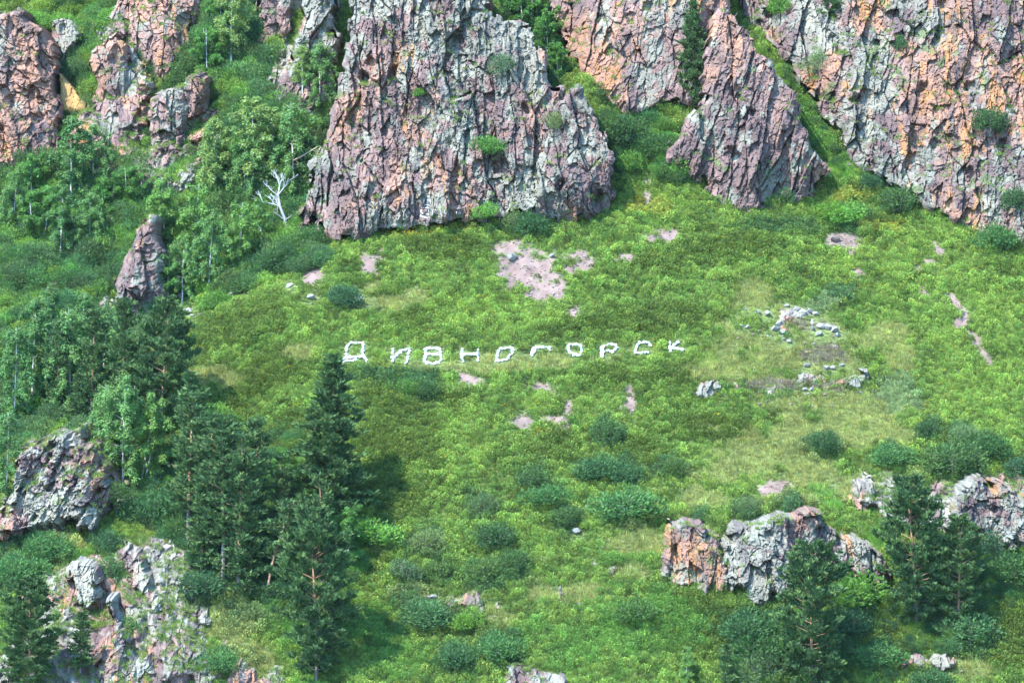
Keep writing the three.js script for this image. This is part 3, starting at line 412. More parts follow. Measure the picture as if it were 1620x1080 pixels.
function birchParts(seed, o) {
  const { h = 10, radius = 1.9, base = 0.3, leaves = 4200, col = [0.075, 0.15, 0.035], stems = 1, droop = 0.5, size = 0.23 } = o, r = rng(seed);
  const trunk = new Tris(), limbs = new Tris(), crown = new Tris(), tips = [];
  for (let s = 0; s < stems; s++) {
    const n = 9, ph = r() * 6.28, dx = stems > 1 ? Math.cos(ph) * 0.12 * h : 0.03 * h * (r() - 0.5), dz = stems > 1 ? Math.sin(ph) * 0.12 * h : 0, hh = h * (s ? 0.75 + 0.2 * r() : 1), pts = [];
    for (let k = 0; k <= n; k++) { const t = k / n; pts.push([dx * t + 0.018 * h * Math.sin(3.5 * t + ph) * t + s * 0.3 * Math.cos(ph), k ? hh * t : -0.6, dz * t + 0.012 * h * Math.cos(4 * t + ph) * t + s * 0.3 * Math.sin(ph)]); }
    trunk.tube(pts, pts.map((_, k) => 0.0105 * h * (1 - 0.88 * k / n) + 0.012), 6, (k) => tint(r() < 0.16 ? [0.14, 0.13, 0.12] : [0.42, 0.41, 0.37], r, 0.25));
    const nb = Math.round(26 * h / 10 / Math.sqrt(stems));
    for (let b = 0; b < nb; b++) {
      const t = base + (0.97 - base) * (b + r()) / nb, q = t * n, k = Math.min(n - 1, Math.floor(q)), u = q - k, p0 = [0, 1, 2].map((c) => lerp(pts[k][c], pts[k + 1][c], u));
      const v = (t - base) / (1 - base), len = radius * (0.55 + 0.6 * r()) * Math.pow(Math.sin(Math.PI * clamp(0.22 + v * 0.74, 0, 1)), 0.8) / Math.sqrt(stems) * (stems > 1 ? 1.15 : 1), az = b * 2.4 + r(), rise = lerp(0.35, 1.3, v);
      const pt = (x) => [p0[0] + Math.cos(az) * len * x, p0[1] + len * (rise * x - droop * 1.15 * x * x * x), p0[2] + Math.sin(az) * len * x];
      limbs.tube([p0, pt(0.5), pt(1)], [0.0035 * h, 0.0022 * h, 0.008], 3, () => tint([0.26, 0.23, 0.2], r, 0.3));
      const m = Math.max(3, Math.round(len * 3.2)); for (let w = 0; w < m; w++) { const x = lerp(0.3, 1.08, (w + r()) / m), c = pt(x); tips.push([c[0] + (r() - 0.5) * 0.5, c[1] - r() * droop * 0.7 + (r() - 0.4) * 0.35, c[2] + (r() - 0.5) * 0.5]); }
    }
  }
  const per = Math.max(5, Math.round(leaves / tips.length));
  for (const c of tips) { const light = tint(col, r, 0.45), sz = 0.28 + 0.16 * r(); for (let e = 0; e < per; e++) { const d = rdir(r), k = Math.cbrt(r()) * sz * 1.15; crown.leaf([c[0] + d[0] * k, c[1] + d[1] * k * (0.8 + droop * 0.5), c[2] + d[2] * k], unit([d[0], d[1] - droop * 1.2, d[2]]), unit([d[0] * 0.4 + (r() - 0.5), 0.8 + r() * 0.4, d[2] * 0.4 + (r() - 0.5)]), size * (0.8 + 0.5 * r()), size * 0.72, tint(light, r, 0.35)); } }
  return { trunk, limbs, crown };
}
function bushParts(seed, o) {
  const { radius = 1.9, h = 2.2, leaves = 1300, col = [0.035, 0.085, 0.04], size = 0.18, slim = 0.6, lobes = 8 } = o, r = rng(seed), stems = new Tris(), foliage = new Tris(), L = [];
  for (let k = 0; k < lobes; k++) { const az = k * 2.4 + r(), d = radius * 0.62 * Math.sqrt((k + 0.3) / lobes), top = h * (0.62 + 0.3 * r()) * (1 - 0.42 * (d / radius) ** 2); L.push([Math.cos(az) * d, top - 0.36 * h, Math.sin(az) * d, radius * (0.34 + 0.16 * r()), h * (0.3 + 0.1 * r())]); }
  for (const l of L) for (let s = 0; s < 2; s++) { const e = [l[0] + (r() - 0.5) * l[3], l[1] + l[4] * 0.6, l[2] + (r() - 0.5) * l[3]]; stems.tube([[l[0] * 0.12, -0.5, l[2] * 0.12], [l[0] * 0.6, e[1] * 0.55, l[2] * 0.6], e], [0.045, 0.03, 0.008], 3, () => tint([0.16, 0.13, 0.11], r, 0.3)); }
  for (let k = 0; k < leaves; k++) {
    const l = L[k % L.length], d = rdir(r), q = 0.5 + 0.5 * Math.sqrt(r()) + 0.45 * r() ** 5, c = [l[0] + d[0] * l[3] * q, l[1] + d[1] * l[4] * q, l[2] + d[2] * l[3] * q];
    if (c[1] < -0.3) c[1] = -0.3 + r() * 0.3;
    const up = unit([d[0] * 0.6 + (r() - 0.5), 0.55 + d[1], d[2] * 0.6 + (r() - 0.5)]), dir = unit([d[0] + (r() - 0.5) * 1.3, d[1] * 0.7 + 0.45, d[2] + (r() - 0.5) * 1.3]);
    foliage.leaf(c, dir, up, size * (0.8 + 0.7 * r()), size * slim, tint(col, r, 0.55));
  }
  return { stems, foliage };
}
M.leaf_warm = leafMat('leaves_warm', [1.4, 1.15, 0.8]); M.leaf_cool = leafMat('leaves_cool', [1.0, 0.95, 0.75]); M.leaf_light = leafMat('leaves_light', [1.5, 1.4, 1.2]);
function plant(name, parts, mats) {                                     // a Group at the plant's base with its parts
  const g = new THREE.Group(); g.name = name;
  for (const k in parts) { if (!parts[k].count) continue; const m = new THREE.Mesh(parts[k].geometry(), mats[k]); m.name = k; if (k !== 'trunk') m.userData = { kind: 'stuff' }; g.add(m); }
  return shade(g);
}
const PM = { trunk: M.bark, limbs: M.bark, crown: M.pine }, BM = { trunk: M.bark, limbs: M.bark, crown: M.leaf }, SM = { stems: M.bark, foliage: M.leaf };
const PROTO = {
  broad_pine: [plant('pine_tree', pineParts(1, { h: 18, radius: 3.9, base: 0.08, shape: 'cone', dens: 1.25 }), PM), 18],
  tall_pine: [plant('pine_tree', pineParts(2, { h: 16, radius: 2.1, base: 0.22, shape: 'mid', dens: 0.92, gap: 0.16 }), PM), 16],
  tall_pine_b: [plant('pine_tree', pineParts(7, { h: 16, radius: 2.2, base: 0.14, shape: 'mid', dens: 0.95, gap: 0.14 }), PM), 16],
  scots_pine: [plant('pine_tree', pineParts(3, { h: 15, radius: 4.2, base: 0.10, shape: 'scots', dens: 1.6, lean: 0.05, gap: 0.06 }), PM), 15],
  leaning_pine: [plant('pine_tree', pineParts(4, { h: 12, radius: 1.9, base: 0.34, shape: 'mid', dens: 0.8, lean: 0.24, gap: 0.15 }), PM), 12],
  young_pine: [plant('pine_tree', pineParts(5, { h: 9, radius: 1.5, base: 0.04, shape: 'cone', dens: 0.9 }), PM), 9],
  slim_birch: [plant('birch_tree', birchParts(11, { h: 10, radius: 1.8, base: 0.3, leaves: 6500, col: [0.254, 0.357, 0.098] }), BM), 10],
  full_birch: [plant('birch_tree', birchParts(12, { h: 11, radius: 2.5, base: 0.2, leaves: 9500, col: [0.152, 0.285, 0.072], droop: 0.8 }), BM), 11],
  grove_birch: [plant('birch_tree', birchParts(13, { h: 12, radius: 2.2, base: 0.12, leaves: 9500, col: [0.118, 0.246, 0.065], droop: 0.7 }), BM), 12],
  twin_birch: [plant('birch_tree', birchParts(14, { h: 9, radius: 2.3, base: 0.15, leaves: 8500, col: [0.178, 0.317, 0.065], stems: 2 }), BM), 9],
  low_tree: [plant('leafy_tree', birchParts(15, { h: 6.5, radius: 2.7, base: 0.12, leaves: 8500, col: [0.118, 0.262, 0.052], stems: 3, droop: 0.15, size: 0.24 }), { trunk: M.bark, limbs: M.bark, crown: M.leaf }), 6.5],
  round_bush: [plant('bush', bushParts(21, { radius: 2, h: 2.6, leaves: 3400, col: [0.055, 0.130, 0.045], lobes: 9 }), SM), 2.6],
  wide_bush: [plant('bush', bushParts(22, { radius: 2.4, h: 2.2, leaves: 3600, col: [0.058, 0.142, 0.040], lobes: 11 }), SM), 2.2],
  upright_bush: [plant('bush', bushParts(23, { radius: 1.4, h: 2.6, leaves: 2100, col: [0.078, 0.161, 0.048], lobes: 6 }), SM), 2.6],
  grey_bush: [plant('bush', bushParts(24, { radius: 1.8, h: 2.3, leaves: 2400, col: [0.111, 0.185, 0.073], lobes: 7, slim: 0.35 }), SM), 2.3],
  green_bush: [plant('bush', bushParts(25, { radius: 2, h: 2.2, leaves: 3000, col: [0.111, 0.247, 0.042], lobes: 9, size: 0.18, slim: 0.6 }), SM), 2.2],
};
// ---------------------------------------------------------------- ground cover: too many plants to count
const clumpGeo = {
  grass: (() => { const t = new Tris(), r = rng(41); for (let k = 0; k < 34; k++) { const az = r() * 6.28, d = 0.3 * Math.sqrt(r()), b = [Math.cos(az) * d, 0, Math.sin(az) * d], o = [Math.cos(az + (r() - 0.5)) * (0.1 + 0.22 * r()), 0.3 + 0.3 * r(), Math.sin(az) * (0.1 + 0.22 * r())], s = az + 1.57; const w = 0.028; t.tri([b[0] + Math.cos(s) * w, -0.06, b[2] + Math.sin(s) * w], [b[0] - Math.cos(s) * w, -0.06, b[2] - Math.sin(s) * w], [b[0] + o[0], o[1], b[2] + o[2]], tint([1, 1, 1], r, 0.4)); } return t.geometry(); })(),
  forb: (() => { const t = new Tris(), r = rng(42); for (let k = 0; k < 46; k++) { const d = rdir(r), q = 0.6 + 0.4 * r(), c = [d[0] * 0.34 * q, Math.abs(d[1]) * 0.36 * q, d[2] * 0.34 * q]; t.leaf(c, unit([d[0] + (r() - 0.5), 0.25 + 0.6 * r(), d[2] + (r() - 0.5)]), unit([d[0] * 0.6, 0.9, d[2] * 0.6]), 0.13 + 0.1 * r(), 0.095, tint([1, 1, 1], r, 0.6)); } return t.geometry(); })(),
  shrublet: (() => { const t = new Tris(), r = rng(43); for (let k = 0; k < 130; k++) { const d = rdir(r), q = 0.62 + 0.4 * r(), c = [d[0] * 0.5 * q, 0.12 + Math.abs(d[1]) * 0.5 * q, d[2] * 0.5 * q]; t.leaf(c, unit([d[0] + (r() - 0.5), 0.3 + 0.6 * r(), d[2] + (r() - 0.5)]), unit([d[0] * 0.8 + (r() - 0.5) * 0.5, 0.7, d[2] * 0.8 + (r() - 0.5) * 0.5]), 0.12 + 0.09 * r(), 0.085, tint([1, 1, 1], r, 0.65)); } return t.geometry(); })(),
  flower: (() => { const t = new Tris(), r = rng(44); for (let k = 0; k < 30; k++) { const d = rdir(r), q = 0.6 + 0.4 * r(), hi = k > 17, c = [d[0] * 0.3 * q, hi ? 0.42 + 0.12 * r() : Math.abs(d[1]) * 0.34 * q, d[2] * 0.3 * q]; t.leaf(c, unit([d[0] + (r() - 0.5), hi ? 0.1 : 0.4, d[2] + (r() - 0.5)]), unit([d[0] * 0.4, 1, d[2] * 0.4]), hi ? 0.12 : 0.22, hi ? 0.1 : 0.11, hi ? [0.62, 0.50, 0.03] : tint([0.10, 0.17, 0.03], r, 0.4)); } return t.geometry(); })(),
};
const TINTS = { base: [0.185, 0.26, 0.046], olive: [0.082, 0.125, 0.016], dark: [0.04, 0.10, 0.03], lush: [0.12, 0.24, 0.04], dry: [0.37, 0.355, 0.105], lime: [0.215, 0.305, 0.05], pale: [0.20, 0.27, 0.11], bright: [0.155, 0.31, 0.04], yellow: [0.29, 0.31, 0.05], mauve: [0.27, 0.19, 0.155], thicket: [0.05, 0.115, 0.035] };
const covered = (px, py, w) => {
  for (const r of rocks) {
    const B = r.box; if (px < B[0] - 8 || px > B[2] + 8 || py < B[1] - 8 || py > B[3] + 8) continue;
    for (let t = w - 0.12; t > w - 24; t -= t > w - 4 ? 0.5 : 1.5) { const s = (DIST + t) / FOCAL, d = r.depth((px - 810) * s, (540 - py) * s); if (d !== null && d <= t) return true; }
  }
  return false;
};
const keepClear = [];                                                   // places where stones lie: [a, b, radius]
const sets = { grass: [], forb: [], shrublet: [], flower: [] };
const DUMMY = new THREE.Object3D();
function put(set, a, b, w, s, sy, col, r, lift = 0) {
  toWorld(a, b, w, DUMMY.position); DUMMY.position.y += lift;
  DUMMY.rotation.set((r() - 0.5) * 0.4 + 0.12, r() * 6.28, (r() - 0.5) * 0.4); DUMMY.scale.set(s, s * sy, s); DUMMY.updateMatrix();
  set.push([DUMMY.matrix.clone(), col]);
}
function scatter(name, geo, mat, list, label, kind = 'stuff', parent = scene) {
  if (!list.length) return;
  const im = new THREE.InstancedMesh(geo, mat, list.length); im.name = numbered(name);
  const c = new THREE.Color();
  list.forEach(([m, col], k) => { im.setMatrixAt(k, m); im.setColorAt(k, c.setRGB(col[0], col[1], col[2])); });
  tag(im, label, null, null, kind); im.castShadow = im.receiveShadow = true; parent.add(im);
  return im;
}
function growMeadow() {
  plantBy = BY_COLUMN(PLANTED);
  const r = rng(77), clearBy = new Map();
  for (const c of keepClear) { const k = Math.floor(c[0]); for (let q = k - 2; q <= k + 2; q++) { if (!clearBy.has(q)) clearBy.set(q, []); clearBy.get(q).push(c); } }
  for (let b0 = -43; b0 < 46; b0 += 0.165) for (let a0 = -66; a0 < 68; a0 += 0.33) {
    const a = a0 + (r() - 0.5) * 0.33, b = b0 + (r() - 0.5) * 0.165;
    const w = hill(a, b), [px, py] = toPhoto(a, b, w), k1 = r(), k2 = r(), k3 = r(), k4 = r();
    if (px < -60 || px > 1680 || py < -50 || py > 1130) continue;
    const m = bareness(a, b);
    if (k1 < m * 0.985) continue;
    if (covered(px, py, w)) continue;
    let low = 1; for (const c of clearBy.get(Math.floor(a)) ?? []) { const d = Math.hypot(a - c[0], (b - c[1]) * 1.1); if (d < c[2]) { low = 0; break; } if (b < c[1] && d < c[2] * 3) low = 0.35; else if (d < c[2] * 1.8) low = Math.min(low, 0.6); }
    if (!low) continue;
    const z = coverAt(a, b), n = fbm(a / 1.6, b / 1.1, 91, 4), n2 = fbm(a / 7, b / 4.5, 93, 3), n3 = vnoise(a / 0.55, b / 0.4, 95), n4 = fbm(a / 1.5, b / 0.95, 97, 3);
    let c = mixc(TINTS.base, n > 0 ? TINTS.lime : TINTS.olive, clamp(Math.abs(n) * 1.5 + Math.abs(n2) * 0.4, 0, 0.85));
    if (n2 > 0.1) c = mixc(c, TINTS.lime, sm(0.12, 0.4, n2) * 0.5); else if (n2 < -0.1) c = mixc(c, TINTS.olive, sm(-0.1, -0.4, n2) * 0.6);
    let set = k2 < 0.34 ? 'grass' : 'forb', s = (0.62 + 0.5 * k3) * (1 - 0.45 * m), sy = 0.95;
    if (k2 > 0.6 && n4 > -0.3) { set = 'shrublet'; s = 0.5 + 0.5 * k3 + 0.8 * Math.max(0, n4); sy = 1.25; c = mixc(c, k3 < 0.35 ? TINTS.olive : k3 < 0.75 ? TINTS.lush : TINTS.lime, 0.6); }
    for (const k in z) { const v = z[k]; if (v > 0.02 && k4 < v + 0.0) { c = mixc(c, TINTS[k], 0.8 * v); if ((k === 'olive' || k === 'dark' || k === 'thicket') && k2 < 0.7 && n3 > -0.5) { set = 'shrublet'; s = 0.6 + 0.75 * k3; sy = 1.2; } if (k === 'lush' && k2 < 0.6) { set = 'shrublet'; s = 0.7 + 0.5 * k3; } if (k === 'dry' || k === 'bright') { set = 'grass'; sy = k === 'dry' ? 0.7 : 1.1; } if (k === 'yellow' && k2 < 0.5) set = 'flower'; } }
    if (set === 'forb' && n < -0.16 && k2 > 0.72) { set = 'shrublet'; s = 0.6 + 0.5 * k3; }
    if (k2 > 0.4 && k2 < 0.4 + 0.012 + 0.05 * z.lime) set = 'flower';
    const f = (0.75 + 0.6 * k3) * (1 + 0.3 * n3);
    c = set === 'flower' ? [1, 1, 1] : [c[0] * f * (0.92 + 0.2 * k4), c[1] * f, c[2] * f];
    put(sets[set], a, b, w + 0.03, s * lerp(0.7, 1, low), sy * low, c, r);
  }
  // grass on the rocks' own ledges
  for (const R of rocks) {
    const rr = rng(R.seed + 5);
    for (let j = 2; j < R.ny - 3; j += 2) for (let i = 2; i < R.nx - 3; i += 2) {
      const k = j * R.nx + i; if (!R.ins[k] || !R.ins[k + 2 * R.nx] || !R.ins[k - 2 * R.nx]) { rr(); continue; }
      const dw = (R.wArr[k + 2 * R.nx] - R.wArr[k - 2 * R.nx]) / (4 * R.step), a = R.a0 + i * R.step, b = R.b0 + j * R.step, q = rr(), n = fbm(a / 2.2, b / 1.6, R.seed + 60, 3);
      if (dw < 0.9 || n < 0.32 - R.grass * 0.75 || q > 0.45 * sm(0.9, 1.8, dw)) continue;
      const c = mixc(rr() < 0.6 ? TINTS.lush : TINTS.lime, TINTS.dry, rr() * 0.4);
      put(sets[rr() < 0.5 ? 'grass' : 'forb'], a, b, R.wArr[k] + 0.02, 0.6 + 0.5 * rr(), 0.8, c, rr);
    }
  }
  const grassMat = leafMat('grass_blades', [1, 1, 1], 0.4);
  scatter('grass', clumpGeo.grass, grassMat, sets.grass, 'short green and straw coloured grass over the whole slope');
  scatter('meadow_herbs', clumpGeo.forb, grassMat, sets.forb, 'broad leaved herbs growing all over the slope');
  scatter('ground_shrubs', clumpGeo.shrublet, grassMat, sets.shrublet, 'knee high olive green shrublets in dense patches on the slope');
  scatter('yellow_flowers', clumpGeo.flower, grassMat, sets.flower, 'small yellow flowers dotted through the meadow');
}

// ---------------------------------------------------------------- placing trees and bushes
const protoUsed = new Set();
function grow(kind, px, py, hpx, label, category, group, o = {}) {       // base and height on the photograph, stands on whatever is there
  const s = o.on === 'rock' ? spot(px, py) : hillSpot(px, py), [proto, h0] = PROTO[kind], m = hpx / FOCAL * (DIST + s.w) / Math.cos(PITCH) / h0, r = rng(px * 131 + py * 7);
  const g = protoUsed.has(kind) ? proto.clone() : proto; protoUsed.add(kind);
  if (kind !== 'x') g.name = numbered(proto.name.replace(/_\d+$/, ''));
  toWorld(s.a, s.b, s.w + (o.sink ?? 0), g.position); g.position.y -= o.down ?? 0.15;
  const wide = o.wide ?? 1;
  g.scale.set(m * wide, m, m * wide); g.rotation.y = o.turn ?? r() * 6.28;
  tag(g, label, category, group); scene.add(g);
  return g;
}
const PINES = 'pines on the hillside', BIRCHES = 'birches on the left of the hillside', BUSHES = 'bushes on the hillside';
for (const [k, x, y, h, label, o] of [
  ['broad_pine', 521, 838, 284, 'tall cone shaped dark pine standing just below the first white letter', { turn: 1.2, wide: 1.12 }],
  ['scots_pine', 500, 1086, 275, 'dark bushy pine at the bottom edge below the tall cone shaped pine', { turn: 3.4, wide: 0.78 }],
  ['tall_pine_b', 506, 930, 175, 'thin pine with a bare orange trunk between the two large dark pines', { turn: 0.5, wide: 0.9 }],
  ['tall_pine', 297, 868, 250, 'slender pine at the left edge of the pine stand', { turn: 0.2 }],
  ['tall_pine_b', 333, 896, 235, 'slender pine beside the angular boulders, second in the pine stand', { turn: 2.2, wide: 1.1 }],
  ['tall_pine', 352, 926, 268, 'tall slender pine with pale lower trunk in the middle of the pine stand', { turn: 4.0 }],
  ['tall_pine_b', 377, 944, 262, 'slender pine right of the middle of the pine stand', { turn: 5.1 }],
  ['tall_pine', 401, 880, 220, 'slender pine with a bright bare upper trunk behind the pine stand', { turn: 1.1, wide: 0.8 }],
  ['leaning_pine', 421, 962, 172, 'crooked pine leaning to the right at the right end of the pine stand', { turn: 0.1 }],
  ['young_pine', 318, 910, 150, 'short dark pine in front of the pine stand by the boulders', {}],
  ['young_pine', 396, 946, 150, 'short dense pine low in the pine stand beside the crooked one', { wide: 1.1 }],
  ['tall_pine_b', 441, 868, 150, 'small pine between the pine stand and the tall cone shaped pine', { wide: 0.9 }],
  ['young_pine', 299, 785, 205, 'narrow young pine at the edge of the birch grove above the pine stand', { wide: 0.7 }],
  ['scots_pine', 254, 700, 225, 'broad dark pine with grey dead limbs at the right edge of the birch grove', { turn: 2.5, wide: 0.75 }],
  ['tall_pine', 193, 690, 220, 'pine with an orange upper trunk inside the birch grove below the rock pillar', { turn: 3.0, wide: 0.9 }],
  ['tall_pine', 143, 676, 190, 'pine with a long bare red trunk in the middle of the birch grove', { turn: 0.9, wide: 0.9 }],
  ['tall_pine', 90, 676, 170, 'pine with a bare orange trunk above the grey rock dome', { turn: 5.5, wide: 0.9 }],
  ['young_pine', 122, 680, 95, 'small dark pine between the bare trunked pines of the birch grove', { wide: 1.2 }],
  ['scots_pine', 50, 1100, 185, 'ragged dark pine in the bottom left corner', { turn: 1.0, wide: 0.9, sink: -3 }],
  ['young_pine', 132, 1050, 90, 'small dark pine right of the ragged corner pine', { wide: 1.2, sink: -3 }],
  ['scots_pine', 1451, 1004, 246, 'large spreading pine with an orange trunk low on the right', { turn: 0.1, wide: 0.74 }],
  ['scots_pine', 1518, 1010, 190, 'dark pine close behind the large spreading one on the right', { turn: 2.6, wide: 0.78 }],
  ['scots_pine', 1286, 1112, 248, 'pine in front of the big grey outcrop with an orange trunk low on the right', { turn: 4.4, wide: 0.8 }],
  ['young_pine', 1152, 1105, 90, 'small pointed conifer at the bottom edge left of the outcrop pine', {}],
  ['broad_pine', 1098, 176, 185, 'narrow dark conifer in the cleft between two cliffs at the top', { turn: 2, wide: 0.8 }],
  ['young_pine', 1316, 26, 60, 'dark conifer at the top edge above the right cliff', { wide: 1.8, on: 'rock' }],
]) grow(k, x, y, h, label, 'pine tree', PINES, o);
for (const [k, x, y, h, label, o] of [
  ['slim_birch', 340, 338, 150, 'pale birch with a tall white trunk beside the grey rock rib', { turn: 1 }],
  ['slim_birch', 330, 335, 135, 'thin pale birch just left of the one with the tall white trunk', { turn: 2.2, wide: 0.8 }],
  ['slim_birch', 397, 335, 180, 'pale feathery birch with twin streaked trunk in the middle of the left gully', { turn: 3.3 }],
  ['full_birch', 385, 336, 130, 'low leaning birch beneath the pale feathery one', { wide: 0.9 }],
  ['full_birch', 462, 322, 165, 'blue green birch beside the central buttress above the dead tree', { turn: 4 }],
  ['slim_birch', 430, 290, 120, 'light birch behind the dead tree', {}],
  ['slim_birch', 365, 120, 145, 'birch with a leaning white trunk at the top of the left gully', { turn: 0.4 }],
  ['low_tree', 330, 130, 90, 'leafy tree beside the rounded pink cliff at the top', {}],
  ['low_tree', 352, 60, 80, 'leafy tree at the top edge left of the leaning birch', {}],
  ['full_birch', 505, 180, 118, 'loose birch growing on the narrow cliff left of the central buttress', { on: 'rock' }],
  ['slim_birch', 478, 150, 80, 'thin birch on the narrow cliff top', { on: 'rock' }],
  ['slim_birch', 45, 22, 60, 'birch with a white trunk at the top left edge of the picture', {}],
  ['twin_birch', 262, 400, 120, 'pale green bushy birch right above the rock pillar', {}],
  ['twin_birch', 300, 430, 140, 'yellow green bushy birch right of the rock pillar', { turn: 2 }],
  ['full_birch', 330, 470, 135, 'round crowned birch at the foot of the left gully', { turn: 0.2 }],
  ['full_birch', 288, 480, 110, 'dark birch leaning over the right side of the rock pillar', { turn: 1.2 }],
  ['twin_birch', 375, 440, 120, 'bushy birch above the edge of the grassy spur', { turn: 1.7 }],
  ['twin_birch', 415, 410, 100, 'small birch at the edge of the grassy spur under the dead tree', { turn: 5 }],
  ['low_tree', 260, 490, 80, 'low leafy tree at the foot of the rock pillar', {}],
  ['grove_birch', 110, 345, 165, 'large dark tree with bare pale twigs below the far left cliff', { wide: 1.15 }],
  ['full_birch', 145, 320, 130, 'tree with drooping dark crown right of the one with bare twigs', { wide: 1.1 }],
  ['low_tree', 50, 330, 85, 'leafy tree below the salmon pink cliff', {}],
  ['full_birch', 20, 375, 110, 'birch at the left edge above the grassy clearing', {}],
  ['low_tree', 60, 385, 90, 'dense leafy tree above the grassy clearing', { wide: 1.1 }],
  ['grove_birch', 95, 425, 130, 'dark birch right of the grassy clearing', { wide: 1.2 }],
  ['full_birch', 140, 410, 110, 'dark drooping birch above the pale grassy crag', {}],
  ['low_tree', 170, 360, 80, 'leafy tree in the brush below the broken tilted slabs', {}],
  ['low_tree', 205, 330, 70, 'leafy tree left of the grey rock rib', {}],
  ['grove_birch', 20, 690, 175, 'tall birch at the left edge of the birch grove', { turn: 1 }],
  ['grove_birch', 50, 660, 190, 'dense birch second from the left in the birch grove', { turn: 2 }],
  ['slim_birch', 62, 600, 130, 'airy birch at the upper left of the birch grove', { turn: 2 }],
  ['grove_birch', 78, 640, 190, 'tall birch left of the middle of the birch grove', { turn: 3, wide: 0.9 }],
  ['full_birch', 108, 665, 180, 'drooping birch in the middle of the birch grove', { turn: 4 }],
  ['grove_birch', 130, 620, 160, 'birch below the pale grassy crag', { turn: 5, wide: 0.9 }],
  ['full_birch', 162, 640, 160, 'birch below the split crag', { turn: 0.6 }],
  ['full_birch', 194, 776, 182, 'bright drooping birch with a white trunk right of the grey rock dome', { turn: 1.4 }],
  ['twin_birch', 222, 770, 150, 'bright birch beside the drooping one near the grey rock dome', { turn: 2.9 }],
  ['full_birch', 168, 745, 140, 'birch half hidden behind the grey rock dome', { turn: 3.7 }],
  ['grove_birch', 212, 640, 120, 'birch between the rock pillar and the broad dark pine', { wide: 0.9 }],
  ['grove_birch', 8, 800, 150, 'dark birch at the left edge behind the grey rock dome', {}],
  ['twin_birch', 1084, 1090, 70, 'small silvery birch at the bottom edge right of centre', {}],
  ['low_tree', 838, 50, 80, 'leafy tree at the top edge in the gully behind the central buttress', {}],
  ['low_tree', 868, 100, 85, 'dark leafy tree in the upper gully beside the central buttress', {}],
  ['low_tree', 884, 128, 60, 'small dark tree at the lower end of the upper gully', {}],
  ['low_tree', 806, 30, 56, 'leafy tree on the top of the central buttress', { on: 'rock' }],
  ['low_tree', 545, 905, 100, 'bright leafy tree right of the thin orange trunked pine', {}],
  ['low_tree', 470, 905, 90, 'bright leafy tree between the crooked pine and the thin pine', {}],
  ['low_tree', 485, 850, 80, 'leafy tree at the left foot of the tall cone shaped pine', {}],
  ['low_tree', 450, 800, 80, 'leafy tree left of the tall cone shaped pine', {}],
  ['low_tree', 330, 725, 80, 'leafy tree above the pine stand', {}],
]) grow(k, x, y, h, label, k === 'low_tree' ? 'leafy tree' : 'birch tree', k === 'low_tree' ? 'leafy trees on the hillside' : BIRCHES, o);
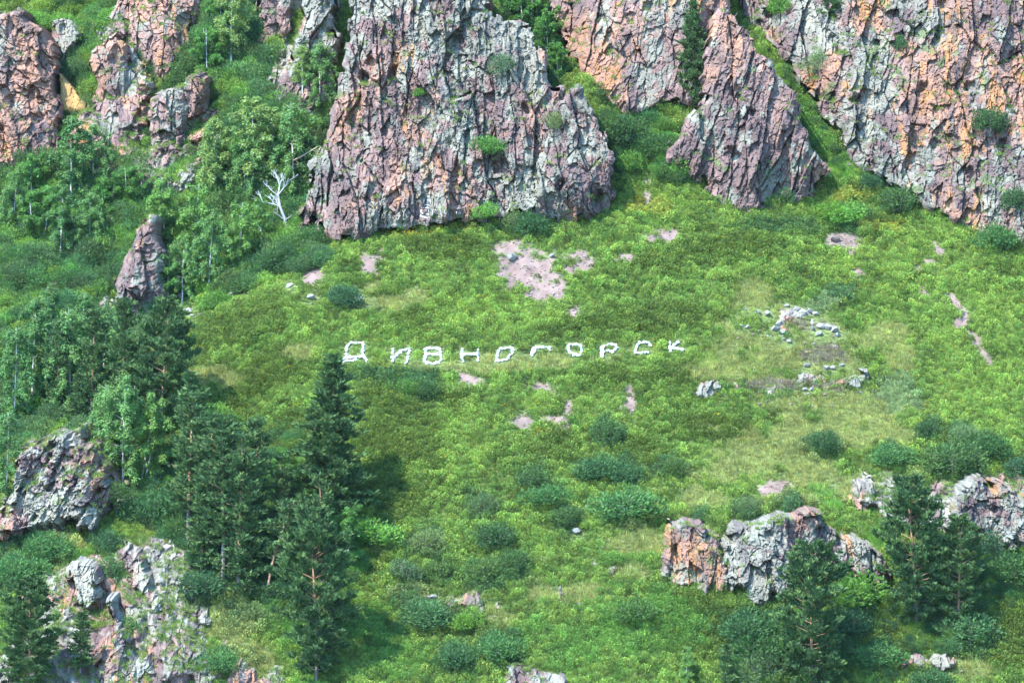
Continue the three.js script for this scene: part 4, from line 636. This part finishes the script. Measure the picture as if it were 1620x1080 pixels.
for (const [k, x, y, h, label, o] of [
  ['round_bush', 676, 626, 38, 'round blue green bush below the white letter В', { wide: 1 }],
  ['green_bush', 648, 622, 28, 'small bush touching the left of the round one below the letter В'],
  ['round_bush', 545, 482, 34, 'dark round bush alone high on the left of the slope'],
  ['wide_bush', 842, 366, 40, 'large dark bush at the foot of the central cliff'],
  ['grey_bush', 812, 362, 38, 'grey green bush left of the large dark one at the foot of the central cliff'],
  ['green_bush', 768, 344, 24, 'small bright bush in a crack at the foot of the central cliff', { on: 'rock' }],
  ['upright_bush', 1331, 474, 26, 'single dark bush on the upper right slope beside the scattered stones'],
  ['round_bush', 958, 697, 42, 'round bush in the middle of the slope right of the pinkish scree'],
  ['wide_bush', 948, 755, 42, 'dark bush in the middle of the slope, left half of a joined pair'],
  ['wide_bush', 988, 762, 42, 'dark bush in the middle of the slope, right half of a joined pair'],
  ['round_bush', 840, 772, 42, 'dark bush left of the joined pair, the upper of two'],
  ['wide_bush', 862, 796, 40, 'dark wide bush left of the joined pair, the lower of two'],
  ['upright_bush', 1065, 752, 42, 'upright grey green bush right of the joined pair'],
  ['wide_bush', 985, 818, 50, 'wide bush below the joined pair'],
  ['grey_bush', 764, 812, 40, 'grey green bush left of the wide dark bush on the middle slope'],
  ['round_bush', 786, 868, 50, 'large dark round bush on the lower middle slope'],
  ['round_bush', 898, 830, 38, 'round bush between the large dark round one and the wide one'],
  ['grey_bush', 672, 876, 48, 'grey green bush on the lower slope right of the dark pines'],
  ['green_bush', 590, 862, 44, 'green bush beside the foot of the tall cone shaped pine'],
  ['round_bush', 814, 906, 42, 'dark bush just below the large dark round one'],
  ['upright_bush', 764, 922, 50, 'upright bush left of the one below the large dark round bush'],
  ['grey_bush', 640, 916, 36, 'pale bush left of the stones on the lower slope'],
  ['upright_bush', 690, 920, 40, 'upright bush right of the pale one on the lower slope'],
  ['round_bush', 672, 990, 56, 'round bush on the lower slope left of the flat grey stones'],
  ['upright_bush', 648, 958, 34, 'small bush above the round one left of the flat grey stones'],
  ['green_bush', 744, 994, 36, 'green bush directly below the flat grey stones'],
  ['wide_bush', 1004, 980, 34, 'single dark low bush below the big grey outcrop'],
  ['wide_bush', 722, 1052, 50, 'wide bush near the bottom edge, the left of two side by side'],
  ['wide_bush', 788, 1040, 48, 'wide bush near the bottom edge, the right of two side by side'],
  ['round_bush', 1302, 718, 38, 'round blue green bush in dry grass on the right slope'],
  ['wide_bush', 1410, 734, 36, 'low dark bush right of the round one in dry grass'],
  ['round_bush', 1468, 692, 34, 'dark round bush highest of those at the right edge'],
  ['round_bush', 1510, 752, 58, 'biggest dark bush at the right edge above the wide outcrop'],
  ['wide_bush', 1562, 722, 44, 'dark bush right of the biggest one at the right edge'],
  ['grey_bush', 1526, 700, 36, 'grey green bush behind the biggest dark one at the right edge'],
  ['round_bush', 1616, 756, 38, 'dark bush cut by the right edge of the picture'],
  ['grey_bush', 1180, 816, 36, 'grey bush above the big grey outcrop'],
  ['upright_bush', 1253, 814, 50, 'dark bush growing on the top of the big grey outcrop', { wide: 0.8 }],
  ['upright_bush', 1106, 828, 32, 'small grey bush above the orange topped outcrop', { wide: 0.7 }],
  ['green_bush', 1340, 354, 40, 'green bush on the meadow under the right cliff'],
  ['green_bush', 1310, 346, 32, 'smaller green bush left of the one under the right cliff'],
  ['round_bush', 1422, 336, 44, 'green bush at the foot of the right cliff'],
  ['round_bush', 1378, 298, 30, 'dark bush in the mouth of the right gully against the cliff'],
  ['wide_bush', 1580, 390, 44, 'dark bush at the right edge under the cliff'],
  ['round_bush', 1606, 330, 36, 'dark bush on the cliff at the right edge', { on: 'rock' }],
  ['upright_bush', 1243, 318, 24, 'small grey bush under the narrow leaning buttress'],
  ['upright_bush', 1130, 278, 30, 'grey bush at the left foot of the narrow leaning buttress'],
  ['wide_bush', 962, 224, 46, 'bush high in the middle gully against the pointed buttress'],
  ['round_bush', 992, 236, 54, 'dark bush in the middle of the middle gully'],
  ['wide_bush', 1030, 246, 48, 'bush at the right of the middle gully'],
  ['green_bush', 1085, 282, 40, 'bush low at the right of the middle gully'],
  ['green_bush', 1000, 268, 40, 'bright bush at the mouth of the middle gully'],
  ['grey_bush', 882, 200, 34, 'grey bush on the face of the pointed buttress', { on: 'rock' }],
  ['grey_bush', 792, 118, 44, 'grey bush high on the face of the central buttress', { on: 'rock' }],
  ['green_bush', 766, 240, 36, 'green bush in the crack down the middle of the central buttress', { on: 'rock' }],
  ['green_bush', 664, 150, 18, 'small green bush on a ledge of the central buttress', { on: 'rock' }],
  ['round_bush', 1566, 206, 44, 'dark bush high on the right cliff near the picture edge', { on: 'rock' }],
  ['upright_bush', 1424, 74, 26, 'small bush in the upper part of the right cliff', { on: 'rock' }],
  ['grey_bush', 1296, 110, 40, 'grey bush on the left side of the right cliff', { on: 'rock' }],
  ['green_bush', 1234, 20, 34, 'green bush at the top edge on the right cliff', { on: 'rock' }],
  ['round_bush', 455, 425, 44, 'blue green bush on the spur edge left of the central cliff'],
  ['wide_bush', 472, 402, 44, 'wide blue green bush beside the fractured step of the central cliff'],
  ['round_bush', 425, 436, 40, 'dark bush leftmost of those on the spur edge'],
  ['wide_bush', 498, 388, 40, 'low bush right under the left foot of the central cliff'],
  ['green_bush', 342, 486, 30, 'olive bush on the spur edge below the birches'],
  ['round_bush', 170, 872, 42, 'dark bush below the right end of the grey rock dome'],
  ['round_bush', 186, 800, 40, 'dark bush on the right end of the grey rock dome', { on: 'rock' }],
  ['wide_bush', 28, 916, 56, 'dark bush at the left edge below the grey rock dome'],
  ['wide_bush', 80, 880, 40, 'green bush below the middle of the grey rock dome'],
  ['wide_bush', 235, 822, 46, 'wide bush above the angular boulders'],
  ['wide_bush', 285, 846, 40, 'dark bush right above the angular boulders'],
  ['round_bush', 316, 948, 56, 'dark bush right below the angular boulders'],
  ['upright_bush', 180, 920, 44, 'bush left of the long grey rock strip'],
  ['upright_bush', 212, 1010, 40, 'small bush between the two rock strips'],
  ['round_bush', 440, 955, 44, 'dark bush at the foot of the crooked pine'],
  ['wide_bush', 345, 1062, 40, 'bush among the rocks at the bottom left edge'],
  ['wide_bush', 1188, 1010, 60, 'dark bush left of the outcrop pine'],
  ['wide_bush', 1224, 1046, 56, 'low bush at the left foot of the outcrop pine'],
  ['grey_bush', 1205, 1075, 50, 'grey green bush at the bottom edge by the outcrop pine'],
  ['green_bush', 1350, 958, 50, 'green bush right of the big grey outcrop'],
  ['round_bush', 1345, 1010, 50, 'dark bush between the two right hand pines'],
  ['wide_bush', 1385, 1052, 44, 'bush left of the small jagged rocks'],
  ['wide_bush', 1475, 1086, 34, 'bush at the bottom edge below the small jagged rocks'],
  ['round_bush', 1560, 880, 44, 'dark bush below the wide outcrop at the right'],
  ['wide_bush', 1606, 920, 56, 'dark wide bush at the right edge below the outcrop'],
  ['round_bush', 1535, 1020, 60, 'dark bush in the shade of the twin pines'],
  ['upright_bush', 1420, 800, 34, 'small bush between the low broken rocks'],
  ['round_bush', 1500, 866, 36, 'grey bush against the left end of the wide outcrop'],
]) { 
  const q = rng(x * 7 + y), g = grow(k, x, y, h * (0.92 + 0.3 * q()), label, 'bush', BUSHES, o ?? {}), m = [M.leaf, M.leaf_warm, M.leaf_cool, M.leaf, M.leaf_cool, M.leaf_light][Math.floor(q() * 6)];
  g.traverse((c) => { if (c.isMesh && c.material !== M.bark) c.material = m; });
  g.scale.x *= 0.8 + 0.5 * q(); g.scale.z *= 0.8 + 0.4 * q();
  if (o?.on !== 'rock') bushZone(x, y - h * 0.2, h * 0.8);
}

// brush filling the gullies and the foot of the trees
{
  const list = { round: [], wide: [], green: [] }, r = rng(5150), one = (k) => { let g; PROTO[k][0].traverse((c) => { if (c.name === 'foliage') g = c.geometry; }); return g; };
  for (const [x, y, rx, ry, n, hue, s0] of [[350, 390, 110, 80, 150, 1, 0.6], [430, 250, 70, 100, 130, 0, 0.6], [330, 270, 60, 60, 50, 1, 0.5], [60, 360, 120, 100, 190, 0, 0.65], [200, 350, 80, 90, 120, 0, 0.6], [40, 440, 60, 50, 45, 1, 0.5], [150, 100, 34, 70, 36, 1, 0.5], [370, 90, 60, 90, 80, 0, 0.6], [120, 20, 70, 40, 40, 1, 0.55], [240, 95, 24, 50, 16, 0, 0.4], [110, 90, 24, 50, 14, 0, 0.4], [200, 290, 50, 40, 26, 1, 0.5], [400, 190, 60, 40, 40, 0, 0.55], [440, 330, 60, 60, 50, 0, 0.55], [150, 440, 50, 60, 36, 0, 0.5], [1250, 110, 20, 40, 12, 1, 0.35], [1285, 195, 20, 40, 12, 0, 0.35], [1320, 250, 20, 24, 8, 1, 0.35], [500, 150, 40, 60, 30, 0, 0.5], [455, 410, 60, 24, 36, 0, 0.55], [1010, 225, 50, 40, 60, 1, 0.55], [975, 170, 26, 50, 26, 1, 0.5], [868, 90, 22, 55, 36, 0, 0.5], [830, 15, 40, 34, 34, 0, 0.55], [1070, 270, 40, 24, 24, 1, 0.5],
    [100, 590, 150, 100, 180, 0, 0.6], [60, 680, 90, 40, 60, 0, 0.6], [230, 560, 60, 70, 50, 0, 0.55], [350, 800, 100, 110, 170, 0, 0.6], [490, 900, 80, 110, 110, 1, 0.6], [480, 740, 50, 50, 36, 1, 0.5], [300, 690, 70, 50, 50, 1, 0.5], [230, 790, 50, 40, 40, 0, 0.5], [30, 890, 50, 40, 40, 0, 0.5], [100, 878, 40, 14, 14, 1, 0.35], [1490, 980, 90, 60, 70, 0, 0.5], [1290, 1030, 80, 60, 60, 0, 0.5], [1590, 920, 50, 50, 34, 0, 0.5], [1190, 1040, 50, 40, 40, 1, 0.5], [1560, 870, 60, 30, 30, 1, 0.45], [250, 240, 30, 40, 9, 0, 0.35], [180, 180, 24, 24, 6, 1, 0.35], [225, 100, 20, 50, 22, 0, 0.4], [1240, 60, 24, 36, 8, 1, 0.3], [1400, 1040, 40, 30, 20, 0, 0.4], [20, 1010, 40, 40, 16, 0, 0.4]]) for (let k = 0; k < n * 1.7; k++) {
    const t = r() * 6.28, q = Math.sqrt(r()), s = hillSpot(x + Math.cos(t) * rx * q, y + Math.sin(t) * ry * q), kind = hue ? (r() < 0.6 ? 'green' : 'wide') : r() < 0.4 ? 'round' : r() < 0.6 ? 'wide' : 'green';
    const f = 0.75 + 0.6 * r(), warm = 0.85 + 0.5 * r() * (hue ? 1.3 : 1);
    const big = x < 480 && y < 720 ? 1.45 : 1, pale = big > 1 ? 1.25 : 1.1; put(list[kind], s.a, s.b, s.w, s0 * big * (0.5 + 0.75 * r()), 0.85 + 0.5 * r(), [f * warm * pale * (big > 1 ? 1.12 : 1), f * pale, f * (big > 1 ? 1.1 : 1)], r, -0.1);
  }
  for (const k in list) scatter('brush', one(k + '_bush'), M.leaf, list[k], 'dense green brush filling the gullies and growing between the trees');
}

// the dead tree, white and bare, and a fallen trunk
{
  const r = rng(909), trunk = new Tris(), limbs = new Tris(), white = () => tint([0.34, 0.33, 0.31], r, 0.4);
  const T = [[0, -0.4, 0], [-0.25, 0.9, 0.1], [-0.75, 2.2, 0.2], [-0.95, 3.3, 0.1], [-0.8, 4.3, 0], [-0.95, 5.0, 0.1]];
  trunk.tube(T, [0.17, 0.14, 0.11, 0.09, 0.065, 0.03], 7, white);
  const limb = (p, d, len, rad, depth) => {
    const pts = [p], n = 4; let c = p, v = unit(d);
    for (let k = 0; k < n; k++) { v = unit([v[0] + (r() - 0.5) * 0.7, v[1] + (r() - 0.35) * 0.5, v[2] + (r() - 0.5) * 0.5]); c = [c[0] + v[0] * len / n, c[1] + v[1] * len / n, c[2] + v[2] * len / n]; pts.push(c); }
    limbs.tube(pts, pts.map((_, k) => rad * 0.62 * (1 - 0.75 * k / n) + 0.012), 5, white);
    if (depth) for (let k = 0; k < 3; k++) { const q = pts[1 + Math.floor(r() * (n - 1))]; limb(q, [v[0] + (r() - 0.5) * 2, v[1] + r() * 0.6, v[2] + (r() - 0.5) * 1.4], len * 0.55, rad * 0.5, depth - 1); }
  };
  limb(T[2], [-1, 0.15, 0.2], 2.2, 0.10, 2); limb(T[2], [-0.9, 0.5, 0.1], 1.7, 0.08, 2); limb(T[3], [1, 1, 0.1], 1.9, 0.08, 2); limb(T[4], [0.7, 1.1, 0], 1.2, 0.06, 2); limb(T[4], [-0.5, 1.2, 0.1], 1.4, 0.07, 2); limb(T[1], [-0.9, 0.5, 0.4], 1.3, 0.06, 2); limb(T[3], [-0.8, 0.4, 0.3], 1.4, 0.07, 2); limb(T[1], [0.8, 0.6, 0.3], 0.8, 0.05, 0);
  const g = plant(numbered('dead_tree'), { trunk, limbs }, { trunk: barkMat, limbs: barkMat }), s = spot(456, 364);
  toWorld(s.a, s.b, s.w - 1.2, g.position); g.scale.setScalar(1.2); tag(g, 'bare white dead tree with crooked limbs left of the central buttress', 'dead tree'); scene.add(g);
  const log = new Tris(); log.tube([[-1.6, -0.9, 0.2], [0, 0, 0], [1.5, 0.95, 0.1]], [0.10, 0.09, 0.05], 6, () => tint([0.40, 0.29, 0.2], r, 0.3));
  for (let k = 0; k < 5; k++) { const x = -1 + k * 0.5; log.tube([[x, x * 0.6, 0], [x + 0.3, x * 0.6 - 0.35, 0.2]], [0.03, 0.01], 4, () => tint([0.38, 0.27, 0.2], r, 0.3)); }
  const lm = new THREE.Mesh(log.geometry(), barkMat), ls = hillSpot(484, 248); lm.name = 'fallen_trunk'; toWorld(ls.a, ls.b, ls.w - 4.5, lm.position); tag(lm, 'thin brown fallen trunk lying against the left side of the central buttress', 'fallen tree'); scene.add(lm);
}

// ---------------------------------------------------------------- stones
const stoneMat = std({ name: 'stone', vertexColors: true });
function stoneGeo(seed, flat, col, corners = 13, spread = 0.25) {
  const r = rng(seed), pts = [], c = [];
  for (let k = 0; k < corners; k++) { const z = 1 - 2 * (k + 0.5) / corners, t = k * 2.4 + r() * 1.2, q = Math.sqrt(1 - z * z), m = 0.72 + 0.42 * r(); pts.push(new THREE.Vector3(q * Math.cos(t) * m, z * m * flat, q * Math.sin(t) * m * 0.9)); }
  const g = new ConvexGeometry(pts), p = g.attributes.position;
  for (let i = 0; i < p.count; i += 3) { const q = tint(col, r, spread); for (let k = 0; k < 3; k++) c.push(...q); }
  g.setAttribute('color', new THREE.Float32BufferAttribute(c, 3)); g.computeVertexNormals();
  return g;
}
const GREY = [0.19, 0.178, 0.15], PINKISH = [0.17, 0.108, 0.092];
const greyStones = [1, 2, 3, 4, 5].map((k) => stoneGeo(200 + k, 0.7, GREY)), pinkStones = [1, 2, 3].map((k) => stoneGeo(220 + k, 0.65, PINKISH)), whiteStones = [1, 2, 3, 4].map((k) => stoneGeo(240 + k, 0.75, [0.45, 0.45, 0.43], 14, 0.45));
function stone(geo, px, py, size, label, group, o = {}) {
  const s = o.on === 'rock' ? spot(px, py) : hillSpot(px, py), m = new THREE.Mesh(geo, o.mat ?? stoneMat), r = rng(px * 17 + py * 3);
  m.name = numbered(o.name ?? 'stone'); toWorld(s.a, s.b, s.w - (o.out ?? size * 0.3), m.position); m.scale.setScalar(size); m.rotation.set((r() - 0.5) * 0.6, o.turn ?? r() * 6.28, (r() - 0.5) * 0.6);
  tag(m, label, o.category ?? 'stone', group); scene.add(m); keepClear.push([s.a, s.b, size * 0.8]);
  return m;
}
[[1200, 494, 0.45], [1214, 496, 0.5], [1226, 520, 0.6], [1233, 512, 0.55], [1238, 526, 0.5], [1262, 490, 0.5], [1270, 494, 0.6], [1281, 492, 0.5], [1290, 496, 0.45], [1258, 500, 0.4], [1300, 516, 0.6], [1312, 518, 0.65], [1322, 522, 0.6], [1326, 530, 0.45], [1296, 528, 0.5], [1286, 520, 0.45], [1248, 540, 0.4], [1276, 578, 0.45], [1308, 582, 0.45], [1318, 582, 0.4], [1332, 578, 0.35], [1172, 516, 0.4], [1184, 518, 0.35], [1274, 616, 0.35], [1284, 616, 0.3], [1180, 490, 0.3], [1246, 484, 0.4]].forEach(([x, y, s], k) => stone(greyStones[k % 5], x, y, s, y > 570 ? 'pale grey stone above the low broken ledge on the right slope' : y > 515 ? 'pale grey stone on the lower side of the stony patch on the right slope' : 'pale grey stone on the upper side of the stony patch on the right slope', 'scattered stones on the right slope'));
stone(greyStones[0], 811, 408, 0.75, 'pale boulder lying on the big bare scree patch under the central cliff', null, { category: 'boulder', name: 'boulder' });
stone(greyStones[1], 566, 473, 0.8, 'grey boulder at the right foot of the lone dark bush on the left slope', null, { category: 'boulder', name: 'boulder' });
stone(greyStones[2], 912, 840, 0.6, 'pale boulder beside the round bush on the lower middle slope', null, { category: 'boulder', name: 'boulder' });
stone(greyStones[3], 458, 452, 0.55, 'white stone on the spur left of the pink bare patch', null, {});
stone(greyStones[4], 492, 470, 0.55, 'pale stone on the left slope below the pink bare patch', null, {});
stone(greyStones[2], 874, 404, 0.4, 'small grey stone at the right end of the big bare scree patch', null, {});
stone(pinkStones[0], 1322, 379, 0.7, 'pinkish stone on the upper right meadow, left of two bare spots', null, {});
stone(greyStones[1], 685, 944, 0.45, 'grey stone right of the round bush on the lower slope', null, {});
for (const [x, y, s, l] of [[296, 494, 0.9, 'pale flat rock on the spur edge, lower of the two flat ones'], [282, 496, 0.7, 'pale flat rock on the spur edge beside the lower one'], [288, 468, 0.7, 'pale flat rock on the spur edge, upper one'], [266, 490, 0.5, 'small pale rock on the spur edge near the pillar'], [378, 462, 0.6, 'pale rock on the spur edge under the birches'], [366, 466, 0.45, 'smaller pale rock beside the one under the birches']]) stone(greyStones[Math.round(x) % 5], x, y, s, l, null, { category: 'rock', name: 'rock' });
// the angular boulders at the head of the long strip
for (const [x, y, s, l, k] of [[287, 884, 0.95, 'largest angular brown grey boulder of the pile beside the pine stand', 0], [266, 868, 0.9, 'dark angular boulder at the back of the pile', 1], [250, 872, 0.8, 'orange sided boulder in the middle of the pile', 2], [297, 897, 0.6, 'small angular boulder on the right of the pile under the largest', 3], [278, 904, 0.7, 'dark wedge shaped boulder at the bottom of the pile', 4], [290, 908, 0.5, 'smallest pale boulder at the bottom right of the pile', 1], [236, 872, 0.9, 'dark overhanging boulder at the left end of the pile', 3], [262, 888, 0.75, 'pale salmon boulder lying flat in the middle of the pile', 5]]) stone(stoneGeo(300 + k * 3 + Math.round(x), 0.75, k === 5 ? [0.42, 0.27, 0.2] : k === 2 ? [0.4, 0.22, 0.11] : [0.20, 0.16, 0.135], 10, 0.15), x, y, s, l, 'angular boulders in a pile', { category: 'boulder', name: 'boulder', out: s * 0.9 });
// loose rubble on the bare patches
{
  const list = [], list2 = [], r = rng(3131);
  for (const z of BARE) { const n = Math.round(z.ra * z.rb * 26); for (let k = 0; k < n; k++) { const t = r() * 6.28, q = Math.sqrt(r()) * 1.2, u = Math.cos(t) * q * z.ra, v = Math.sin(t) * q * z.rb, a = z.a + u * z.ct - v * z.st, b = z.b + u * z.st + v * z.ct; if (bareness(a, b) < 0.25 + 0.4 * r()) continue; const f = 0.8 + 0.5 * r(); put(r() < 0.75 ? list : list2, a, b, hill(a, b), 0.05 + 0.16 * r() ** 2.2, 0.8, [f, f, f], r); } }
  scatter('scree_rubble', stoneGeo(401, 0.7, PINKISH, 9), stoneMat, list, 'loose pinkish rubble on the bare patches of the slope');
  scatter('scree_gravel', stoneGeo(402, 0.7, GREY, 9), stoneMat, list2, 'loose grey rubble on the bare patches of the slope');
}

// fallen stones along the feet of the rocks
{
  const list = [], list2 = [], r = rng(8181);
  for (const R of rocks) {
    const n = R.nx; let made = 0;
    for (let i = 3; i < n - 3; i += 2) {
      let j = 0; while (j < R.ny && !R.ins[j * n + i]) j++;
      if (j >= R.ny || r() < 0.45) continue;
      for (let q = 0; q < 2; q++) { const a = R.a0 + i * R.step + (r() - 0.5) * 0.8, b = R.b0 + j * R.step - 0.2 - r() * r() * 1.8 + 0.5, f = 0.75 + 0.5 * r(), w = hill(a, b); put(r() < 0.5 ? list : list2, a, b, w - 0.05, 0.06 + 0.3 * r() ** 3, 0.8, [f, f, f], r); }
      if (r() < 0.6) { const a = R.a0 + i * R.step + (r() - 0.5) * 0.6, b = R.b0 + j * R.step + 0.1 + (r() - 0.6) * 0.9, c = mixc(TINTS.lush, r() < 0.5 ? TINTS.thicket : TINTS.lime, r()); put(r() < 0.5 ? sets.shrublet : sets.forb, a, b, Math.min(hill(a, b), R.wArr[j * n + i] + 0.3) - 0.1, 0.5 + 0.6 * r(), 1.1, c, r); }
    }
  }
  scatter('talus', stoneGeo(411, 0.75, PINKISH, 11), stoneMat, list, 'pinkish fallen stones along the feet of the cliffs');
  scatter('talus', stoneGeo(412, 0.75, GREY, 11), stoneMat, list2, 'grey fallen stones along the feet of the cliffs');
}

// ---------------------------------------------------------------- the word laid out in whitewashed stones
const LETTERS = [
  ['Д', 'first', [[[543, 574], [542, 567], [549, 564], [557, 565.5], [566, 564], [575.5, 564.5], [580, 569], [579, 577]], [[549, 563], [547.5, 555], [548, 548], [555, 543], [565, 542.4], [574.6, 542.4], [574, 554], [574.5, 564]], [[546, 570], [557, 570], [566, 568.5]]]],
  ['И', 'second', [[[621.5, 550.5], [621, 560], [622, 571]], [[623, 566], [630, 558.5], [638, 554], [646, 552]], [[647.5, 553], [646, 563], [643, 574]]]],
  ['В', 'third', [[[673, 551.5], [673.5, 562], [671, 572]], [[673, 551.5], [684, 550.5], [696, 552], [696, 557], [689, 560.5], [675, 560]], [[689, 560.5], [698, 562], [699, 567], [694, 573], [682, 575.5], [671, 572]]]],
  ['Н', 'fourth', [[[731, 550.5], [730.5, 560], [733, 571.5]], [[732, 560], [744, 560.5], [756, 560]], [[756.5, 551.5], [756, 560], [757, 570]]]],
  ['О', 'fifth', [[[790, 552], [800, 550.5], [811, 550], [809.5, 559], [803, 567.5], [794, 570], [785, 571.5], [786.5, 561], [790, 552]]]],
  ['Г', 'sixth', [[[845, 550], [843, 555], [840.5, 562]], [[847, 550], [844.5, 556], [842.5, 562]], [[845.5, 550], [857, 549], [868.5, 549], [869, 553.5]]]],
  ['О', 'seventh', [[[899, 545], [908, 544.8], [918, 546], [920.5, 554], [918.5, 561.5], [909, 562], [901.5, 558], [898.5, 551], [899, 545]]]],
  ['Р', 'eighth', [[[953.5, 548], [951.5, 556], [952, 565.5]], [[955, 549], [953.5, 557], [953.5, 565.5]], [[954, 548], [964, 544], [974, 545.5], [976, 550.5], [968, 555.5], [959, 554.5]]]],
  ['С', 'ninth', [[[1030.5, 549], [1026, 541.5], [1013, 542], [1007.5, 547], [1005, 553], [1005.5, 558], [1015, 558.5], [1025, 557]]]],
  ['К', 'tenth', [[[1060, 540], [1060, 548], [1061.5, 555]], [[1063, 549.5], [1067.5, 545.5], [1073, 541.5]], [[1063, 550], [1072, 551], [1081, 554]]]],
];
for (const [ch, nth, strokes] of LETTERS) {
  const g = new THREE.Group(), all = strokes.flat(), cx = all.reduce((t, p) => t + p[0], 0) / all.length, bot = Math.max(...all.map((p) => p[1])), s0 = hillSpot(cx, bot), r = rng(Math.round(cx)), P = new THREE.Vector3();
  g.name = numbered('stone_letter'); toWorld(s0.a, s0.b, s0.w, g.position);
  for (const line of strokes) for (let k = 0; k + 1 < line.length; k++) {
    const [x0, y0] = line[k], [x1, y1] = line[k + 1], n = Math.max(1, Math.round(Math.hypot(x1 - x0, y1 - y0) / 2.5));
    for (let q = 0; q < n * 1.5; q++) {
      const t = (q / 1.5 + 0.2 + 0.5 * r()) / n, s = hillSpot(lerp(x0, x1, t) + (r() - 0.5) * 2.1, lerp(y0, y1, t) + (r() - 0.5) * 1.8), m = new THREE.Mesh(whiteStones[Math.floor(r() * 4)], stoneMat), z = 0.1 + 0.13 * r();
      toWorld(s.a, s.b, s.w - 0.2, P); m.position.copy(P).sub(g.position); m.scale.set(z * 1.15, z, z * 1.1); m.rotation.set(r() * 0.8, r() * 6.28, r() * 0.8); m.name = numbered('stone'); g.add(m);
      keepClear.push([s.a, s.b, 0.22]);
    }
  }
  tag(g, `letter ${ch} of white stones laid on the grass, ${nth} letter of the word`, 'stone letter', 'letters of white stones on the slope'); scene.add(shade(g));
}
// white paint at the foot of the central cliff: worn, illegible marks daubed on the stone
{
  const g = new THREE.Group(), s0 = spot(676, 330), paint = std({ name: 'white_paint', color: new THREE.Color(0.36, 0.345, 0.35) }), r = rng(66); g.name = 'painted_marks'; toWorld(s0.a, s0.b, s0.w, g.position);
  const daub = (x0, y0, x1, y1, wide, name) => {
    const t = [], n = Math.max(2, Math.round(Math.hypot(x1 - x0, y1 - y0) / 1.6)), P = [], nx = -(y1 - y0), ny = x1 - x0, l = Math.hypot(nx, ny) || 1;
    for (let k = 0; k <= n; k++) for (const e of [-1, 0, 1]) { const x = lerp(x0, x1, k / n) + nx / l * e * wide * (0.8 + 0.4 * r()), y = lerp(y0, y1, k / n) + ny / l * e * wide * (0.8 + 0.4 * r()), s = spot(x, y); P.push(toWorld(s.a, s.b, s.w - 0.22).sub(g.position)); }
    const idx = []; for (let k = 0; k < n; k++) for (let e = 0; e < 2; e++) { const i = k * 3 + e; idx.push(i, i + 3, i + 4, i, i + 4, i + 1); }
    const b = new THREE.BufferGeometry().setFromPoints(P); b.setIndex(idx); b.computeVertexNormals(); const m = new THREE.Mesh(b, paint); m.name = name; g.add(m);
  };
  for (const [x0, y0, x1, y1, w] of [[672, 319, 679, 320, 1.3], [671, 322, 670, 331, 1.3], [680, 321, 681, 332, 1.2], [675, 325, 679, 326, 1], [671, 333, 680, 334, 1.3], [666, 337, 679, 338, 1.5], [666, 340, 667, 346, 1.4], [678, 340, 678, 346, 1.3], [667, 346, 679, 348, 1.4], [664, 350, 677, 354, 2.2], [684, 342, 685, 350, 1], [688, 341, 693, 342, 1], [690, 343, 690, 348, 0.9], [697, 341, 698, 349, 1], [703, 341, 703, 350, 1.1], [708, 342, 709, 349, 1], [713, 343, 717, 341, 1], [714, 344, 713, 349, 0.9], [720, 339, 727, 338, 1], [722, 341, 722, 347, 1], [727, 341, 728, 347, 1]]) daub(x0, y0 - 9, x1, y1 - 9, w * 0.62, 'painted_stroke');
  tag(g, 'worn white painted marks at the foot of the central mauve buttress', 'painted marks'); scene.add(g);
}
growMeadow();

scene.traverse((o) => { if (o.isMesh && o !== sky) { o.castShadow = true; o.receiveShadow = true; } });
{ const c = toWorld(0, 0, 0); sun.target.position.copy(c); sun.position.copy(c).addScaledVector(SUN_DIR, 320); sun.target.updateMatrixWorld(); }
renderer.render(scene, camera);
